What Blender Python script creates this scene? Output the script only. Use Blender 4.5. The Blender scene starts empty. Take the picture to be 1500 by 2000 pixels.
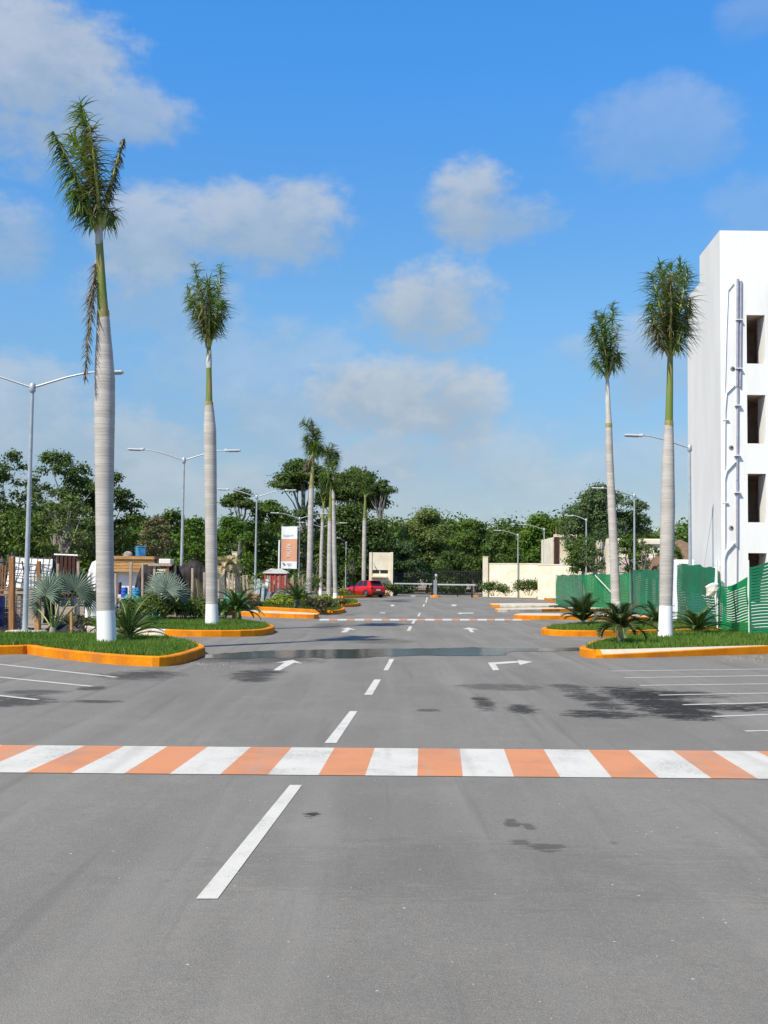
import bpy, math, random
import numpy as np
from mathutils import Vector, Matrix, noise as mnoise

SC = bpy.context.scene
COL = SC.collection
R = math.radians
# ------------------------------------------------------------------ camera, sky, sun, exposure
CAM_H, FPX, HOR = 1.6, 2200.0, 1132.0
cd = bpy.data.cameras.new('camera')
cd.sensor_fit = 'HORIZONTAL'; cd.sensor_width = 36.0; cd.lens = FPX / 1500 * 36.0
cd.clip_end = 3000
cam = bpy.data.objects.new('camera', cd); COL.objects.link(cam)
PITCH = math.atan((HOR - 1000) / FPX)
CM = Matrix.Rotation(math.pi / 2 + PITCH, 4, 'X') @ Matrix.Rotation(R(0.7), 4, 'Z')
CM.translation = Vector((0, 0, CAM_H))
cam.matrix_world = CM
SC.camera = cam
SC.render.resolution_x, SC.render.resolution_y = 768, 1024
C3 = CM.to_3x3()

def ray(px, py):
    return (C3 @ Vector(((px - 750) / FPX, -(py - 1000) / FPX, -1))).normalized()
def G(px, py, z=0.0):                 # where the sight line through a photo point meets height z
    d = ray(px, py); return Vector((0, 0, CAM_H)) + d * ((z - CAM_H) / d.z)
def P(px, py, Y):                     # a photo point at distance Y along the street
    d = ray(px, py); return Vector((0, 0, CAM_H)) + d * (Y / d.y)

SUN_AZ, SUN_EL = 43.0, 51.0           # sun stands behind the viewer's left shoulder
sv = Vector((-math.sin(R(SUN_AZ)) * math.cos(R(SUN_EL)), -math.cos(R(SUN_AZ)) * math.cos(R(SUN_EL)), math.sin(R(SUN_EL))))
sl = bpy.data.lights.new('sun', 'SUN'); sl.energy = 4.2; sl.angle = R(0.55); sl.color = (1, .905, .735)
so = bpy.data.objects.new('sun', sl); COL.objects.link(so)
so.rotation_euler = sv.to_track_quat('Z', 'Y').to_euler(); so.location = sv * 50

def NT(nt):
    def node(t, **k):
        n = nt.nodes.new(t)
        for a, b in k.items():
            if hasattr(n, a): setattr(n, a, b)
        return n
    def put(sock, v):
        if v is None: return
        if hasattr(v, 'is_output'): nt.links.new(v, sock)
        else: sock.default_value = v
    def mth(op, a, b=None, c=None, clamp=False):
        n = node('ShaderNodeMath', operation=op, use_clamp=clamp)
        put(n.inputs[0], a); put(n.inputs[1], b); put(n.inputs[2], c)
        return n.outputs[0]
    def mix(f, a, b, bt='MIX'):
        n = node('ShaderNodeMix', data_type='RGBA', blend_type=bt)
        n.clamp_factor = True
        put(n.inputs[0], f); put(n.inputs[6], a if hasattr(a, 'is_output') else (*a[:3], 1)); put(n.inputs[7], b if hasattr(b, 'is_output') else (*b[:3], 1))
        return n.outputs[2]
    def noise(vec, scale, detail=3, rough=.5, dist=0.0):
        n = node('ShaderNodeTexNoise'); put(n.inputs['Vector'], vec)
        n.inputs['Scale'].default_value = scale; n.inputs['Detail'].default_value = detail
        n.inputs['Roughness'].default_value = rough; n.inputs['Distortion'].default_value = dist
        return n.outputs[0]
    def smooth(v, a, b, x=0.0, y=1.0):
        n = node('ShaderNodeMapRange', interpolation_type='SMOOTHSTEP')
        put(n.inputs[0], v)
        for i, q in enumerate((a, b, x, y)): n.inputs[1 + i].default_value = q
        return n.outputs[0]
    return node, put, mth, mix, noise, smooth

W = bpy.data.worlds.new('World'); SC.world = W; W.use_nodes = True
def build_world():
    nt = W.node_tree; nt.nodes.clear()
    node, put, mth, mix, noise, smooth = NT(nt)
    out = node('ShaderNodeOutputWorld'); bg = node('ShaderNodeBackground')
    sky = node('ShaderNodeTexSky'); sky.sky_type = 'NISHITA'; sky.sun_disc = False
    sky.sun_elevation = R(SUN_EL); sky.sun_rotation = R(180 + SUN_AZ)
    sky.air_density = 1.0; sky.dust_density = .35; sky.ozone_density = 2.2; sky.altitude = 0
    hs = node('ShaderNodeHueSaturation'); hs.inputs['Saturation'].default_value = 1.12; hs.inputs['Value'].default_value = 1.0
    nt.links.new(sky.outputs[0], hs.inputs['Color'])
    tc = node('ShaderNodeTexCoord'); sx = node('ShaderNodeSeparateXYZ'); nt.links.new(tc.outputs['Generated'], sx.inputs[0])
    az = mth('ARCTAN2', sx.outputs[0], sx.outputs[1]); el = mth('ARCSINE', sx.outputs[2])
    cv = node('ShaderNodeCombineXYZ'); put(cv.inputs[0], az); put(cv.inputs[1], el)
    st = node('ShaderNodeVectorMath', operation='MULTIPLY'); nt.links.new(cv.outputs[0], st.inputs[0]); st.inputs[1].default_value = (1, 1.5, 1)
    n1 = noise(st.outputs[0], 13, 5, .55, .3); n2 = noise(st.outputs[0], 40, 5, .6)
    n0 = noise(st.outputs[0], 6, 4, .55, .5)
    wob = mth('ADD', mth('ADD', mth('MULTIPLY', mth('SUBTRACT', n1, .5), 2.2), mth('MULTIPLY', mth('SUBTRACT', n2, .5), 1.7)), mth('MULTIPLY', mth('SUBTRACT', n0, .5), 1.6))
    # (px, py, rx, ry, density) of the clouds seen, turned into directions of the sky
    B = [(70, 95, 215, 120, .9), (215, 205, 165, 48, .75), (500, 430, 190, 68, .85), (590, 405, 90, 62, .85), (285, 460, 130, 95, .8),
         (20, 450, 100, 62, .6), (925, 375, 95, 68, .9), (1000, 415, 110, 40, .7), (850, 585, 140, 80, .95),
         (760, 765, 200, 70, 1.0), (880, 775, 110, 95, 1.0), (1290, 232, 170, 70, .34), (1230, 250, 90, 45, .2), (1240, 700, 130, 75, .65), (330, 590, 200, 60, .45),
         (60, 790, 160, 90, .65), (240, 870, 190, 80, .7), (560, 800, 150, 70, .5), (740, 890, 170, 50, .75), (980, 925, 190, 70, .6),
         (480, 950, 170, 60, .65), (1480, 400, 90, 60, .25), (1300, 900, 190, 60, .4), (1470, 20, 70, 40, .25), (620, 1000, 760, 90, .6), (150, 900, 330, 120, .5), (480, 720, 260, 110, .4), (800, 900, 420, 90, .5), (1150, 960, 330, 70, .45), (1150, 690, 90, 40, .4)]
    tot = None; num = None; den = None
    for (px, py, rx, ry, dn) in B:
        d = ray(px, py); a0 = math.atan2(d.x, d.y); e0 = math.asin(d.z)
        dx = mth('MULTIPLY', mth('SUBTRACT', az, a0), FPX / rx * 1.0); dy = mth('MULTIPLY', mth('SUBTRACT', el, e0), FPX / ry)
        dyk = mth('ADD', dy, mth('MULTIPLY', mth('MINIMUM', dy, 0.0), -.35))
        r2 = mth('ADD', mth('MULTIPLY', dx, dx), mth('MULTIPLY', dyk, dyk))
        q = mth('ADD', mth('SUBTRACT', 1.1, r2), mth('MULTIPLY', wob, 1.0 if rx > 80 else .7))
        m = smooth(q, -.3, 1.05, 0, dn)
        tot = m if tot is None else mth('MAXIMUM', tot, m)
        wd = mth('MULTIPLY', m, dy); num = wd if num is None else mth('ADD', num, wd); den = m if den is None else mth('ADD', den, m)
    lift = mth('DIVIDE', num, mth('ADD', den, .05))
    # the rest of the sky carries the same sparse cumulus
    g = noise(tc.outputs['Generated'], 3.2, 6, .55)
    off = smooth(mth('ABSOLUTE', az), .45, .7)
    gm = mth('MULTIPLY', smooth(g, .5, .66, 0, .8), off)
    tot = mth('MAXIMUM', tot, gm)
    tot = mth('MULTIPLY', tot, smooth(el, -.02, .02))
    shade = smooth(mth('ADD', mth('ADD', n1, mth('MULTIPLY', n2, .35)), mth('MULTIPLY', lift, .3)), .42, 1.0)
    cc = mix(shade, (2.2, 2.75, 3.35), (3.3, 3.6, 3.92))
    tint = mix(smooth(el, .07, .25), (.54, .56, .61), (.66, .86, .93))
    tint = mix(smooth(el, .2, .5), tint, (.47, 1.06, 1.42))
    tint = mix(smooth(el, .55, 1.2), tint, (.6, .8, .9))
    skyc = mix(1.0, hs.outputs[0], tint, 'MULTIPLY')
    c = mix(mth('MULTIPLY', tot, .88), skyc, cc)
    put(bg.inputs[0], c); bg.inputs[1].default_value = .116
    nt.links.new(bg.outputs[0], out.inputs[0])
build_world()
SC.view_settings.view_transform = 'Standard'; SC.view_settings.look = 'None'
SC.view_settings.exposure = 0.56; SC.view_settings.gamma = 1.0
SC.view_settings.use_curve_mapping = False

# ------------------------------------------------------------------ helpers
ORG = {}
def tag(o, label=None, cat=None, group=None, kind=None):
    if label: o['label'] = label
    if cat: o['category'] = cat
    if group: o['group'] = group
    if kind: o['kind'] = kind
    return o
def thing(name, loc, label, cat, group=None, kind=None, rz=0.0):
    o = bpy.data.objects.new(name, None); COL.objects.link(o)
    o.empty_display_size = .3
    o.location = loc; o.rotation_euler = (0, 0, rz); ORG[o.name] = Vector(loc)
    return tag(o, label, cat, group, kind)
def link(name, me, parent=None):
    o = bpy.data.objects.new(name, me); COL.objects.link(o)
    if parent: o.parent = parent; ORG[o.name] = ORG.get(parent.name, Vector((0, 0, 0)))
    else: ORG[o.name] = Vector((0, 0, 0))
    return o
def copy_tree(o, parent=None):
    c = o.copy(); COL.objects.link(c)
    if parent: c.parent = parent
    for ch in o.children: copy_tree(ch, c)
    return c

class MB:
    def __init__(s): s.v = []; s.f = []; s.m = []; s.sm = []
    def add(s, vs, fs, m=0, smooth=False):
        b = len(s.v); s.v += [tuple(q) for q in vs]
        for f in fs: s.f.append([b + i for i in f]); s.m.append(m); s.sm.append(smooth)
    def quad(s, a, b, c, d, m=0): s.add([a, b, c, d], [(0, 1, 2, 3)], m)
    def box(s, c, size, rz=0.0, m=0, M=None, bev=0.0):
        x, y, z = size[0] / 2, size[1] / 2, size[2] / 2
        T = M if M is not None else Matrix.Rotation(rz, 3, 'Z')
        c = Vector(c)
        if bev <= 0:
            vs = [(-x, -y, -z), (x, -y, -z), (x, y, -z), (-x, y, -z), (-x, -y, z), (x, -y, z), (x, y, z), (-x, y, z)]
            fs = [(3, 2, 1, 0), (4, 5, 6, 7), (0, 1, 5, 4), (1, 2, 6, 5), (2, 3, 7, 6), (3, 0, 4, 7)]
        else:
            vs = []
            for zz, k in ((-z, bev), (-z + bev, 0), (z - bev, 0), (z, bev)):
                X, Yy = x - k, y - k
                b = bev if k == 0 else bev * .5
                vs += [(-X + b, -Yy, zz), (X - b, -Yy, zz), (X, -Yy + b, zz), (X, Yy - b, zz), (X - b, Yy, zz), (-X + b, Yy, zz), (-X, Yy - b, zz), (-X, -Yy + b, zz)]
            fs = [tuple(range(7, -1, -1)), tuple(range(24, 32))]
            for r in range(3):
                for i in range(8): fs.append((r * 8 + i, r * 8 + (i + 1) % 8, r * 8 + 8 + (i + 1) % 8, r * 8 + 8 + i))
        s.add([c + T @ Vector(q) for q in vs], fs, m)
    def bar(s, a, b, w, h=None, m=0):           # a squared bar from a to b
        a, b = Vector(a), Vector(b); d = b - a; L = d.length
        s.box((a + b) / 2, (w, h or w, L), M=d.to_track_quat('Z', 'Y').to_matrix(), m=m)
    def tube(s, pts, rad, n=8, m=0, smooth=True, cap=True):
        pts = [Vector(p) for p in pts]; k = len(pts)
        if not hasattr(rad, '__len__'): rad = [rad] * k
        vs = []; up = None
        for i, p in enumerate(pts):
            t = (pts[min(i + 1, k - 1)] - pts[max(i - 1, 0)])
            t = t.normalized() if t.length > 1e-9 else Vector((0, 0, 1))
            if up is None: up = Vector((1, 0, 0)) if abs(t.x) < .8 else Vector((0, 1, 0))
            a = (up - t * up.dot(t)).normalized(); up = a; b = t.cross(a)
            vs += [p + (a * math.cos(2 * math.pi * j / n) + b * math.sin(2 * math.pi * j / n)) * rad[i] for j in range(n)]
        fs = [(i * n + j, i * n + (j + 1) % n, (i + 1) * n + (j + 1) % n, (i + 1) * n + j) for i in range(k - 1) for j in range(n)]
        s.add(vs, fs, m, smooth)
        if cap:
            s.add(vs[:n], [tuple(range(n - 1, -1, -1))], m); s.add(vs[-n:], [tuple(range(n))], m)
    def lathe(s, c, prof, n=16, m=0, M=None):
        c = Vector(c); vs = []
        for r, z in prof:
            for j in range(n):
                q = Vector((r * math.cos(2 * math.pi * j / n), r * math.sin(2 * math.pi * j / n), z))
                vs.append(c + (M @ q if M is not None else q))
        k = len(prof)
        s.add(vs, [(i * n + j, i * n + (j + 1) % n, (i + 1) * n + (j + 1) % n, (i + 1) * n + j) for i in range(k - 1) for j in range(n)], m, True)
        s.add(vs[:n], [tuple(range(n - 1, -1, -1))], m); s.add(vs[-n:], [tuple(range(n))], m)
    def prism(s, poly, z0, z1, m=0, mtop=None):
        n = len(poly)
        vs = [(p[0], p[1], z0) for p in poly] + [(p[0], p[1], z1) for p in poly]
        s.add(vs, [(i, (i + 1) % n, n + (i + 1) % n, n + i) for i in range(n)], m)
        s.add(vs[n:], [tuple(range(n))], m if mtop is None else mtop)
        s.add(vs[:n], [tuple(range(n - 1, -1, -1))], m)
    def build(s, name, mats, parent=None, local=False):
        me = bpy.data.meshes.new(name)
        o0 = Vector((0, 0, 0)) if (local or parent is None) else ORG.get(parent.name, Vector((0, 0, 0)))
        me.from_pydata([(q[0] - o0.x, q[1] - o0.y, q[2] - o0.z) for q in s.v], [], s.f)
        if not isinstance(mats, (list, tuple)): mats = [mats]
        for q in mats: me.materials.append(q)
        me.polygons.foreach_set('material_index', s.m)
        me.polygons.foreach_set('use_smooth', s.sm)
        me.update()
        return link(name, me, parent)

def fast_mesh(name, V, nper, mats, parent=None, local=False, midx=None):
    """V: (n*nper, 3) corner positions of n separate faces with nper corners each."""
    V = np.asarray(V, np.float32).reshape(-1, 3)
    if parent is not None and not local: V = V - np.array(ORG.get(parent.name, Vector((0, 0, 0))), np.float32)
    n = len(V) // nper
    me = bpy.data.meshes.new(name)
    me.vertices.add(len(V)); me.vertices.foreach_set('co', V.ravel())
    me.loops.add(len(V)); me.loops.foreach_set('vertex_index', np.arange(len(V), dtype=np.int32))
    me.polygons.add(n)
    me.polygons.foreach_set('loop_start', np.arange(0, len(V), nper, dtype=np.int32))
    me.polygons.foreach_set('loop_total', np.full(n, nper, np.int32))
    for q in (mats if isinstance(mats, (list, tuple)) else [mats]): me.materials.append(q)
    if midx is not None: me.polygons.foreach_set('material_index', midx)
    me.update(calc_edges=True)
    return link(name, me, parent)

# ------------------------------------------------------------------ materials
MATS = {}
def mat(name, col, rough=.65, var=.18, scale=6.0, bump=0.0, bscale=None, metal=0.0, spec=.4, col2=None, stretch=(1, 1, 1), detail=4, coord='Object', edge=(.35, .65), chips=None):
    if name in MATS: return MATS[name]
    m = bpy.data.materials.new(name); m.use_nodes = True; nt = m.node_tree
    node, put, mth, mix, noise, smooth = NT(nt)
    b = nt.nodes['Principled BSDF']
    tc = node('ShaderNodeTexCoord'); mp = node('ShaderNodeMapping'); mp.inputs['Scale'].default_value = stretch
    nt.links.new(tc.outputs[coord], mp.inputs[0])
    n = noise(mp.outputs[0], scale, detail, .6)
    c2 = col2 or tuple(min(1, c * (1 - var)) for c in col)
    c1 = col if col2 else tuple(min(1, c * (1 + var * .6)) for c in col)
    cc = mix(smooth(n, *edge), c1, c2)
    if chips:
        ch = noise(tc.outputs['Object'], 21, 4, .75); cc = mix(mth('MULTIPLY', smooth(ch, .6, .68), .7), cc, chips)
        cc = mix(mth('MULTIPLY', smooth(noise(tc.outputs['Object'], 1.1, 4, .7), .5, .75), .35), cc, (.2, .13, .07))
    put(b.inputs['Base Color'], cc)
    b.inputs['Roughness'].default_value = rough; b.inputs['Metallic'].default_value = metal
    b.inputs['Specular IOR Level'].default_value = spec
    if bump:
        bp = node('ShaderNodeBump'); bp.inputs['Strength'].default_value = bump; bp.inputs['Distance'].default_value = .02
        put(bp.inputs['Height'], noise(mp.outputs[0], bscale or scale * 5, 3)); nt.links.new(bp.outputs[0], b.inputs['Normal'])
    MATS[name] = m; return m
def leafmat(name, dark, light, trans=.25, rough=.55, big=.25, dry=None):
    m = bpy.data.materials.new(name); m.use_nodes = True; nt = m.node_tree
    node, put, mth, mix, noise, smooth = NT(nt)
    b = nt.nodes['Principled BSDF']; o = nt.nodes['Material Output']
    ge = node('ShaderNodeNewGeometry'); tc = node('ShaderNodeTexCoord')
    n = noise(tc.outputs['Object'], big, 3)
    f = mth('ADD', mth('MULTIPLY', ge.outputs['Random Per Island'], .62), mth('MULTIPLY', smooth(n, .35, .65), .38))
    c = mix(f, dark, light)
    if dry: c = mix(smooth(ge.outputs['Random Per Island'], .93, .97), c, dry)
    put(b.inputs['Base Color'], c); b.inputs['Roughness'].default_value = rough; b.inputs['Specular IOR Level'].default_value = .3
    tr = node('ShaderNodeBsdfTranslucent'); put(tr.inputs[0], mix(.5, c, (light[0] * 1.5, light[1] * 1.6, light[2] * .7)))
    mx = node('ShaderNodeMixShader'); mx.inputs[0].default_value = trans
    nt.links.new(b.outputs[0], mx.inputs[1]); nt.links.new(tr.outputs[0], mx.inputs[2]); nt.links.new(mx.outputs[0], o.inputs[0])
    return m

# asphalt, with wet stains of their own outline and a palm crown's painted shadow (places given by photo points, kept in the road's own metres)
STAINS_AND_SHADOW = [(1255, 1356, 75, 15, 1.0), (1300, 1376, 75, 17, 1.0), (1320, 1392, 75, 14, 1.0), (1200, 1396, 85, 9, .95), (1115, 1343, 32, 9, .7), (1150, 1362, 40, 10, .85), (1185, 1378, 40, 8, .85), (1400, 1381, 130, 7, 1.0), (1500, 1380, 60, 7, .9),
          (1300, 1357, 120, 7, .8), (945, 1374, 22, 16, .9), (1018, 1385, 34, 9, .9), (975, 1342, 75, 6, .55),
          (500, 1318, 48, 13, .8), (275, 1318, 75, 9, .75), (180, 1344, 26, 4, .7), (30, 1368, 85, 12, .75), (70, 1352, 60, 5, .6), (200, 1370, 55, 3, .7),
          (607, 1592, 20, 6, .95), (1000, 1608, 16, 7, .55), (1033, 1614, 12, 6, .5), (1018, 1645, 22, 5, .5), (1070, 1655, 36, 9, .55), (1198, 1647, 16, 5, .45),
          (640, 1222, 30, 6, .5), (740, 1252, 60, 5, .5), (60, 1270, 160, 6, .55), (470, 1288, 150, 8, .6), (838, 1387, 22, 3, .6), (1100, 1700, 700, 60, .12)]  # one mid-street patch here is the palm crown's shadow, painted dark
def asphalt(name='asphalt', base=(.196, .183, .162)):
    m = bpy.data.materials.new(name); m.use_nodes = True; nt = m.node_tree
    node, put, mth, mix, noise, smooth = NT(nt)
    b = nt.nodes['Principled BSDF']
    tc = node('ShaderNodeTexCoord'); vec = tc.outputs['Object']
    sx = node('ShaderNodeSeparateXYZ'); nt.links.new(vec, sx.inputs[0])
    mp = node('ShaderNodeMapping'); mp.inputs['Scale'].default_value = (1, .35, 1); nt.links.new(vec, mp.inputs[0])
    big = noise(mp.outputs[0], .5, 5, .6, .4); mid = noise(vec, 3.5, 5, .6); fine = noise(vec, 90, 2, .7); grit = noise(vec, 230, 1, .5)
    c = mix(smooth(big, .36, .64), tuple(q * 1.08 for q in base), tuple(q * .78 for q in base))
    c = mix(mth('MULTIPLY', smooth(noise(vec, .9, 4, .6), .52, .72), .45), c, (.25, .232, .212))
    c = mix(mth('MULTIPLY', smooth(mid, .4, .68), .4), c, (.155, .148, .138))
    m2 = noise(vec, 16, 5, .7); m3 = noise(vec, 38, 3, .7)
    c = mix(mth('MULTIPLY', smooth(m2, .42, .68), .55), c, (.14, .134, .126))
    c = mix(mth('MULTIPLY', smooth(m3, .5, .72), .5), c, (.27, .258, .24))
    c = mix(mth('MULTIPLY', smooth(fine, .35, .75), .6), c, (.11, .106, .1))
    c = mix(mth('MULTIPLY', smooth(grit, .56, .72), .6), c, (.42, .4, .37))
    vo = node('ShaderNodeTexVoronoi'); vo.inputs['Scale'].default_value = 9; nt.links.new(vec, vo.inputs['Vector'])
    sp = mth('MULTIPLY', smooth(vo.outputs['Distance'], .03, .09, 1, 0), smooth(noise(vec, 1.7, 3), .52, .62))
    c = mix(mth('MULTIPLY', sp, .8), c, (.62, .6, .56))
    # faint tyre-worn streaks along the street
    mp2 = node('ShaderNodeMapping'); mp2.inputs['Scale'].default_value = (1.2, .05, 1); mp2.inputs['Rotation'].default_value = (0, 0, R(3)); nt.links.new(vec, mp2.inputs[0])
    c = mix(mth('MULTIPLY', smooth(noise(mp2.outputs[0], 1.6, 4), .45, .7), .38), c, (.25, .236, .215))
    c = mix(mth('MULTIPLY', smooth(noise(mp2.outputs[0], 3.1, 4, .6, .2), .55, .72), .4), c, (.11, .106, .1))
    wn = noise(vec, 1.1, 5, .65); mp3 = node('ShaderNodeMapping'); mp3.inputs['Scale'].default_value = (.6, 3, 1); nt.links.new(vec, mp3.inputs[0])
    w2 = noise(mp3.outputs[0], 3.0, 4, .6)
    w3 = noise(mp3.outputs[0], 14.0, 4, .65)
    wob = mth('ADD', mth('ADD', mth('MULTIPLY', mth('SUBTRACT', wn, .5), 3.4), mth('MULTIPLY', mth('SUBTRACT', w2, .5), 3.4)), mth('MULTIPLY', mth('SUBTRACT', w3, .5), 3.2))
    wob = mth('ADD', wob, mth('ADD', mth('MULTIPLY', mth('SUBTRACT', noise(mp3.outputs[0], 34, 4, .7), .5), 2.6), mth('MULTIPLY', mth('SUBTRACT', noise(mp3.outputs[0], 8, 3, .6), .5), 3.6)))
    tot = None
    for (px, py, hx, hy, s) in STAINS_AND_SHADOW:
        p = G(px, py); rx = (G(px + hx, py) - G(px - hx, py)).length / 2; ry = (G(px, py - hy) - G(px, py + hy)).length / 2
        dx = mth('MULTIPLY', mth('SUBTRACT', sx.outputs[0], p.x), 1 / rx); dy = mth('MULTIPLY', mth('SUBTRACT', sx.outputs[1], p.y), 1 / ry)
        q = mth('ADD', mth('SUBTRACT', 1.0, mth('ADD', mth('MULTIPLY', dx, dx), mth('MULTIPLY', dy, dy))), wob)
        k = smooth(q, .1, .26, 0, s); tot = k if tot is None else mth('MAXIMUM', tot, k)
    c = mix(mth('MULTIPLY', tot, .96), c, (.025, .023, .022))
    put(b.inputs['Base Color'], c)
    put(b.inputs['Roughness'], mth('SUBTRACT', .9, mth('MULTIPLY', tot, .12)))
    put(b.inputs['Specular IOR Level'], mth('SUBTRACT', .22, mth('MULTIPLY', tot, .14)))
    bp = node('ShaderNodeBump'); bp.inputs['Strength'].default_value = .6; bp.inputs['Distance'].default_value = .008
    put(bp.inputs['Height'], mth('ADD', fine, mth('MULTIPLY', grit, .6))); nt.links.new(bp.outputs[0], b.inputs['Normal'])
    return m
def roadpaint(name, col, wear=.55):
    m = bpy.data.materials.new(name); m.use_nodes = True; nt = m.node_tree
    node, put, mth, mix, noise, smooth = NT(nt)
    b = nt.nodes['Principled BSDF']; tc = node('ShaderNodeTexCoord'); vec = tc.outputs['Object']
    n = noise(vec, 70, 3, .7); g = noise(vec, 1.3, 5, .65); mp = node('ShaderNodeMapping'); mp.inputs['Scale'].default_value = (1, .25, 1); nt.links.new(vec, mp.inputs[0])
    g2 = noise(mp.outputs[0], 6, 4, .6)
    c = mix(mth('MULTIPLY', smooth(g, .4, .75), wear), col, tuple(q * .72 for q in col))
    c = mix(mth('MULTIPLY', smooth(g2, .55, .8), wear * .8), c, (.33, .31, .29))
    c = mix(mth('MULTIPLY', smooth(n, .58, .68), wear * .8), c, (.24, .23, .21))
    n3 = noise(vec, 24, 4, .75); c = mix(mth('MULTIPLY', smooth(mth('ADD', n3, mth('MULTIPLY', mth('SUBTRACT', g, .5), .7)), .6, .68), wear * .9), c, (.23, .22, .2))
    mp4 = node('ShaderNodeMapping'); mp4.inputs['Scale'].default_value = (1.4, .06, 1); nt.links.new(vec, mp4.inputs[0])
    c = mix(mth('MULTIPLY', smooth(noise(mp4.outputs[0], 2.2, 4), .5, .72), .32), c, (.28, .26, .24))
    put(b.inputs['Base Color'], c); b.inputs['Roughness'].default_value = .75; b.inputs['Specular IOR Level'].default_value = .3
    bp = node('ShaderNodeBump'); bp.inputs['Strength'].default_value = .35; bp.inputs['Distance'].default_value = .006
    put(bp.inputs['Height'], n); nt.links.new(bp.outputs[0], b.inputs['Normal'])
    return m
ASPH = asphalt()
WPAINT = roadpaint('white_road_paint', (.55, .53, .49)); OPAINT = roadpaint('orange_road_paint', (.54, .225, .105))
KERB = mat('kerb_orange', (.7, .235, .006), .8, spec=.12, scale=2.2, chips=(.62, .42, .2), col2=(.58, .175, .004), bump=.15, bscale=30)
KERBPALE = mat('kerb_pale', (.6, .5, .37), .8, scale=3, col2=(.52, .45, .36), bump=.2, bscale=25)
KERBWHITE = mat('kerb_white', (.62, .58, .5), .8, scale=3, col2=(.48, .42, .34))
DIRT = mat('dirt', (.3, .25, .19), .95, scale=.7, col2=(.2, .165, .125), bump=.5, bscale=9, spec=.1, detail=6)
SOIL = mat('soil', (.075, .085, .03), .95, scale=4, col2=(.1, .075, .045), spec=.1)
def trunkmat():
    m = bpy.data.materials.new('palm_trunk_bark'); m.use_nodes = True; nt = m.node_tree
    node, put, mth, mix, noise, smooth = NT(nt); b = nt.nodes['Principled BSDF']; tc = node('ShaderNodeTexCoord')
    def band(z, xy, sc, det):
        mp = node('ShaderNodeMapping'); mp.inputs['Scale'].default_value = (xy, xy, z); nt.links.new(tc.outputs['Object'], mp.inputs[0]); return noise(mp.outputs[0], sc, det, .6)
    f = band(6, .25, 5, 5); w = band(1, .12, 2.4, 5); sp = noise(tc.outputs['Object'], 9, 5, .7)
    c = mix(smooth(f, .4, .7), (.5, .465, .425), (.39, .36, .33))
    c = mix(mth('MULTIPLY', smooth(w, .45, .62), .6), c, (.33, .305, .285))
    c = mix(mth('MULTIPLY', smooth(w, .5, .3), .4), c, (.58, .55, .51))
    c = mix(mth('MULTIPLY', smooth(sp, .55, .75), .5), c, (.3, .28, .25))
    put(b.inputs['Base Color'], c); b.inputs['Roughness'].default_value = .88; b.inputs['Specular IOR Level'].default_value = .12
    bp = node('ShaderNodeBump'); bp.inputs['Strength'].default_value = .4; bp.inputs['Distance'].default_value = .02; put(bp.inputs['Height'], mth('ADD', f, mth('MULTIPLY', sp, .4))); nt.links.new(bp.outputs[0], b.inputs['Normal'])
    return m
TRUNKM = trunkmat()
LIME = mat('lime_wash', (.83, .83, .81), .85, scale=14, col2=(.62, .62, .6), spec=.2, edge=(.62, .72))
SHAFTM = mat('green_crownshaft', (.15, .2, .035), .5, scale=2.2, col2=(.3, .23, .085), stretch=(4, 4, .35), edge=(.5, .68))
SHAFTBR = mat('tan_crownshaft', (.36, .27, .12), .6, scale=3, col2=(.17, .19, .04), stretch=(5, 5, .6))
SHAFTGREY = mat('pale_crownshaft', (.56, .54, .5), .6, scale=3, col2=(.44, .42, .38), stretch=(4, 4, .6))
PALMLEAF = leafmat('palm_leaflets', (.04, .092, .016), (.15, .225, .04), .3, .38, 1.2)
PALMBROWN = leafmat('brown_leaflets', (.13, .1, .055), (.21, .165, .1), .15, .7, 1.5)
PALMMIX = leafmat('fading_leaflets', (.06, .075, .025), (.19, .165, .08), .18, .55, 1.5)
RACHIS = mat('rachis_green', (.33, .36, .09), .5, scale=6); RACHISBR = mat('rachis_brown', (.32, .27, .19), .7, scale=6)
CYCADLEAF = leafmat('cycad_leaflets', (.022, .06, .014), (.06, .115, .022), .12, .35, 2)
YUCCALEAF = leafmat('strap_leaves', (.025, .05, .014), (.075, .105, .035), .12, .45, 2)
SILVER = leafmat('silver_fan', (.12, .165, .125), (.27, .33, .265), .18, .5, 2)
SILVERDARK = leafmat('shaded_fan', (.06, .095, .07), (.15, .2, .15), .18, .5, 2)  # darker copy of the silver fans, shade put into the leaf colour
GRASS = leafmat('grass_blades', (.055, .135, .012), (.16, .26, .035), .3, .6, .8, dry=(.2, .17, .07))
HEDGE = leafmat('hedge_leaves', (.035, .075, .012), (.12, .16, .025), .25, .5, 1.2)
LIMEHEDGE = leafmat('lime_leaves', (.14, .2, .015), (.3, .35, .03), .3, .5, 1.2)
REDHEDGE = leafmat('dark_red_leaves', (.045, .035, .02), (.09, .1, .025), .2, .5, 1.2)
LEAF = [leafmat('leaves_dark', (.022, .052, .009), (.09, .14, .022), .24), leafmat('leaves_mid', (.03, .07, .009), (.12, .185, .026), .26),
        leafmat('leaves_olive', (.11, .105, .045), (.22, .2, .1), .2), leafmat('leaves_light', (.055, .1, .022), (.19, .245, .07), .25),
        leafmat('leaves_bluish', (.034, .074, .025), (.11, .165, .06), .22), leafmat('leaves_bright', (.042, .1, .009), (.125, .215, .02), .28)]
BARK = mat('bark', (.2, .18, .155), .9, scale=6, col2=(.11, .095, .08), stretch=(1, 1, .3), bump=.4)
PALEBARK = mat('pale_bark', (.36, .34, .29), .9, scale=5, col2=(.22, .2, .17), stretch=(1, 1, .3))
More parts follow.
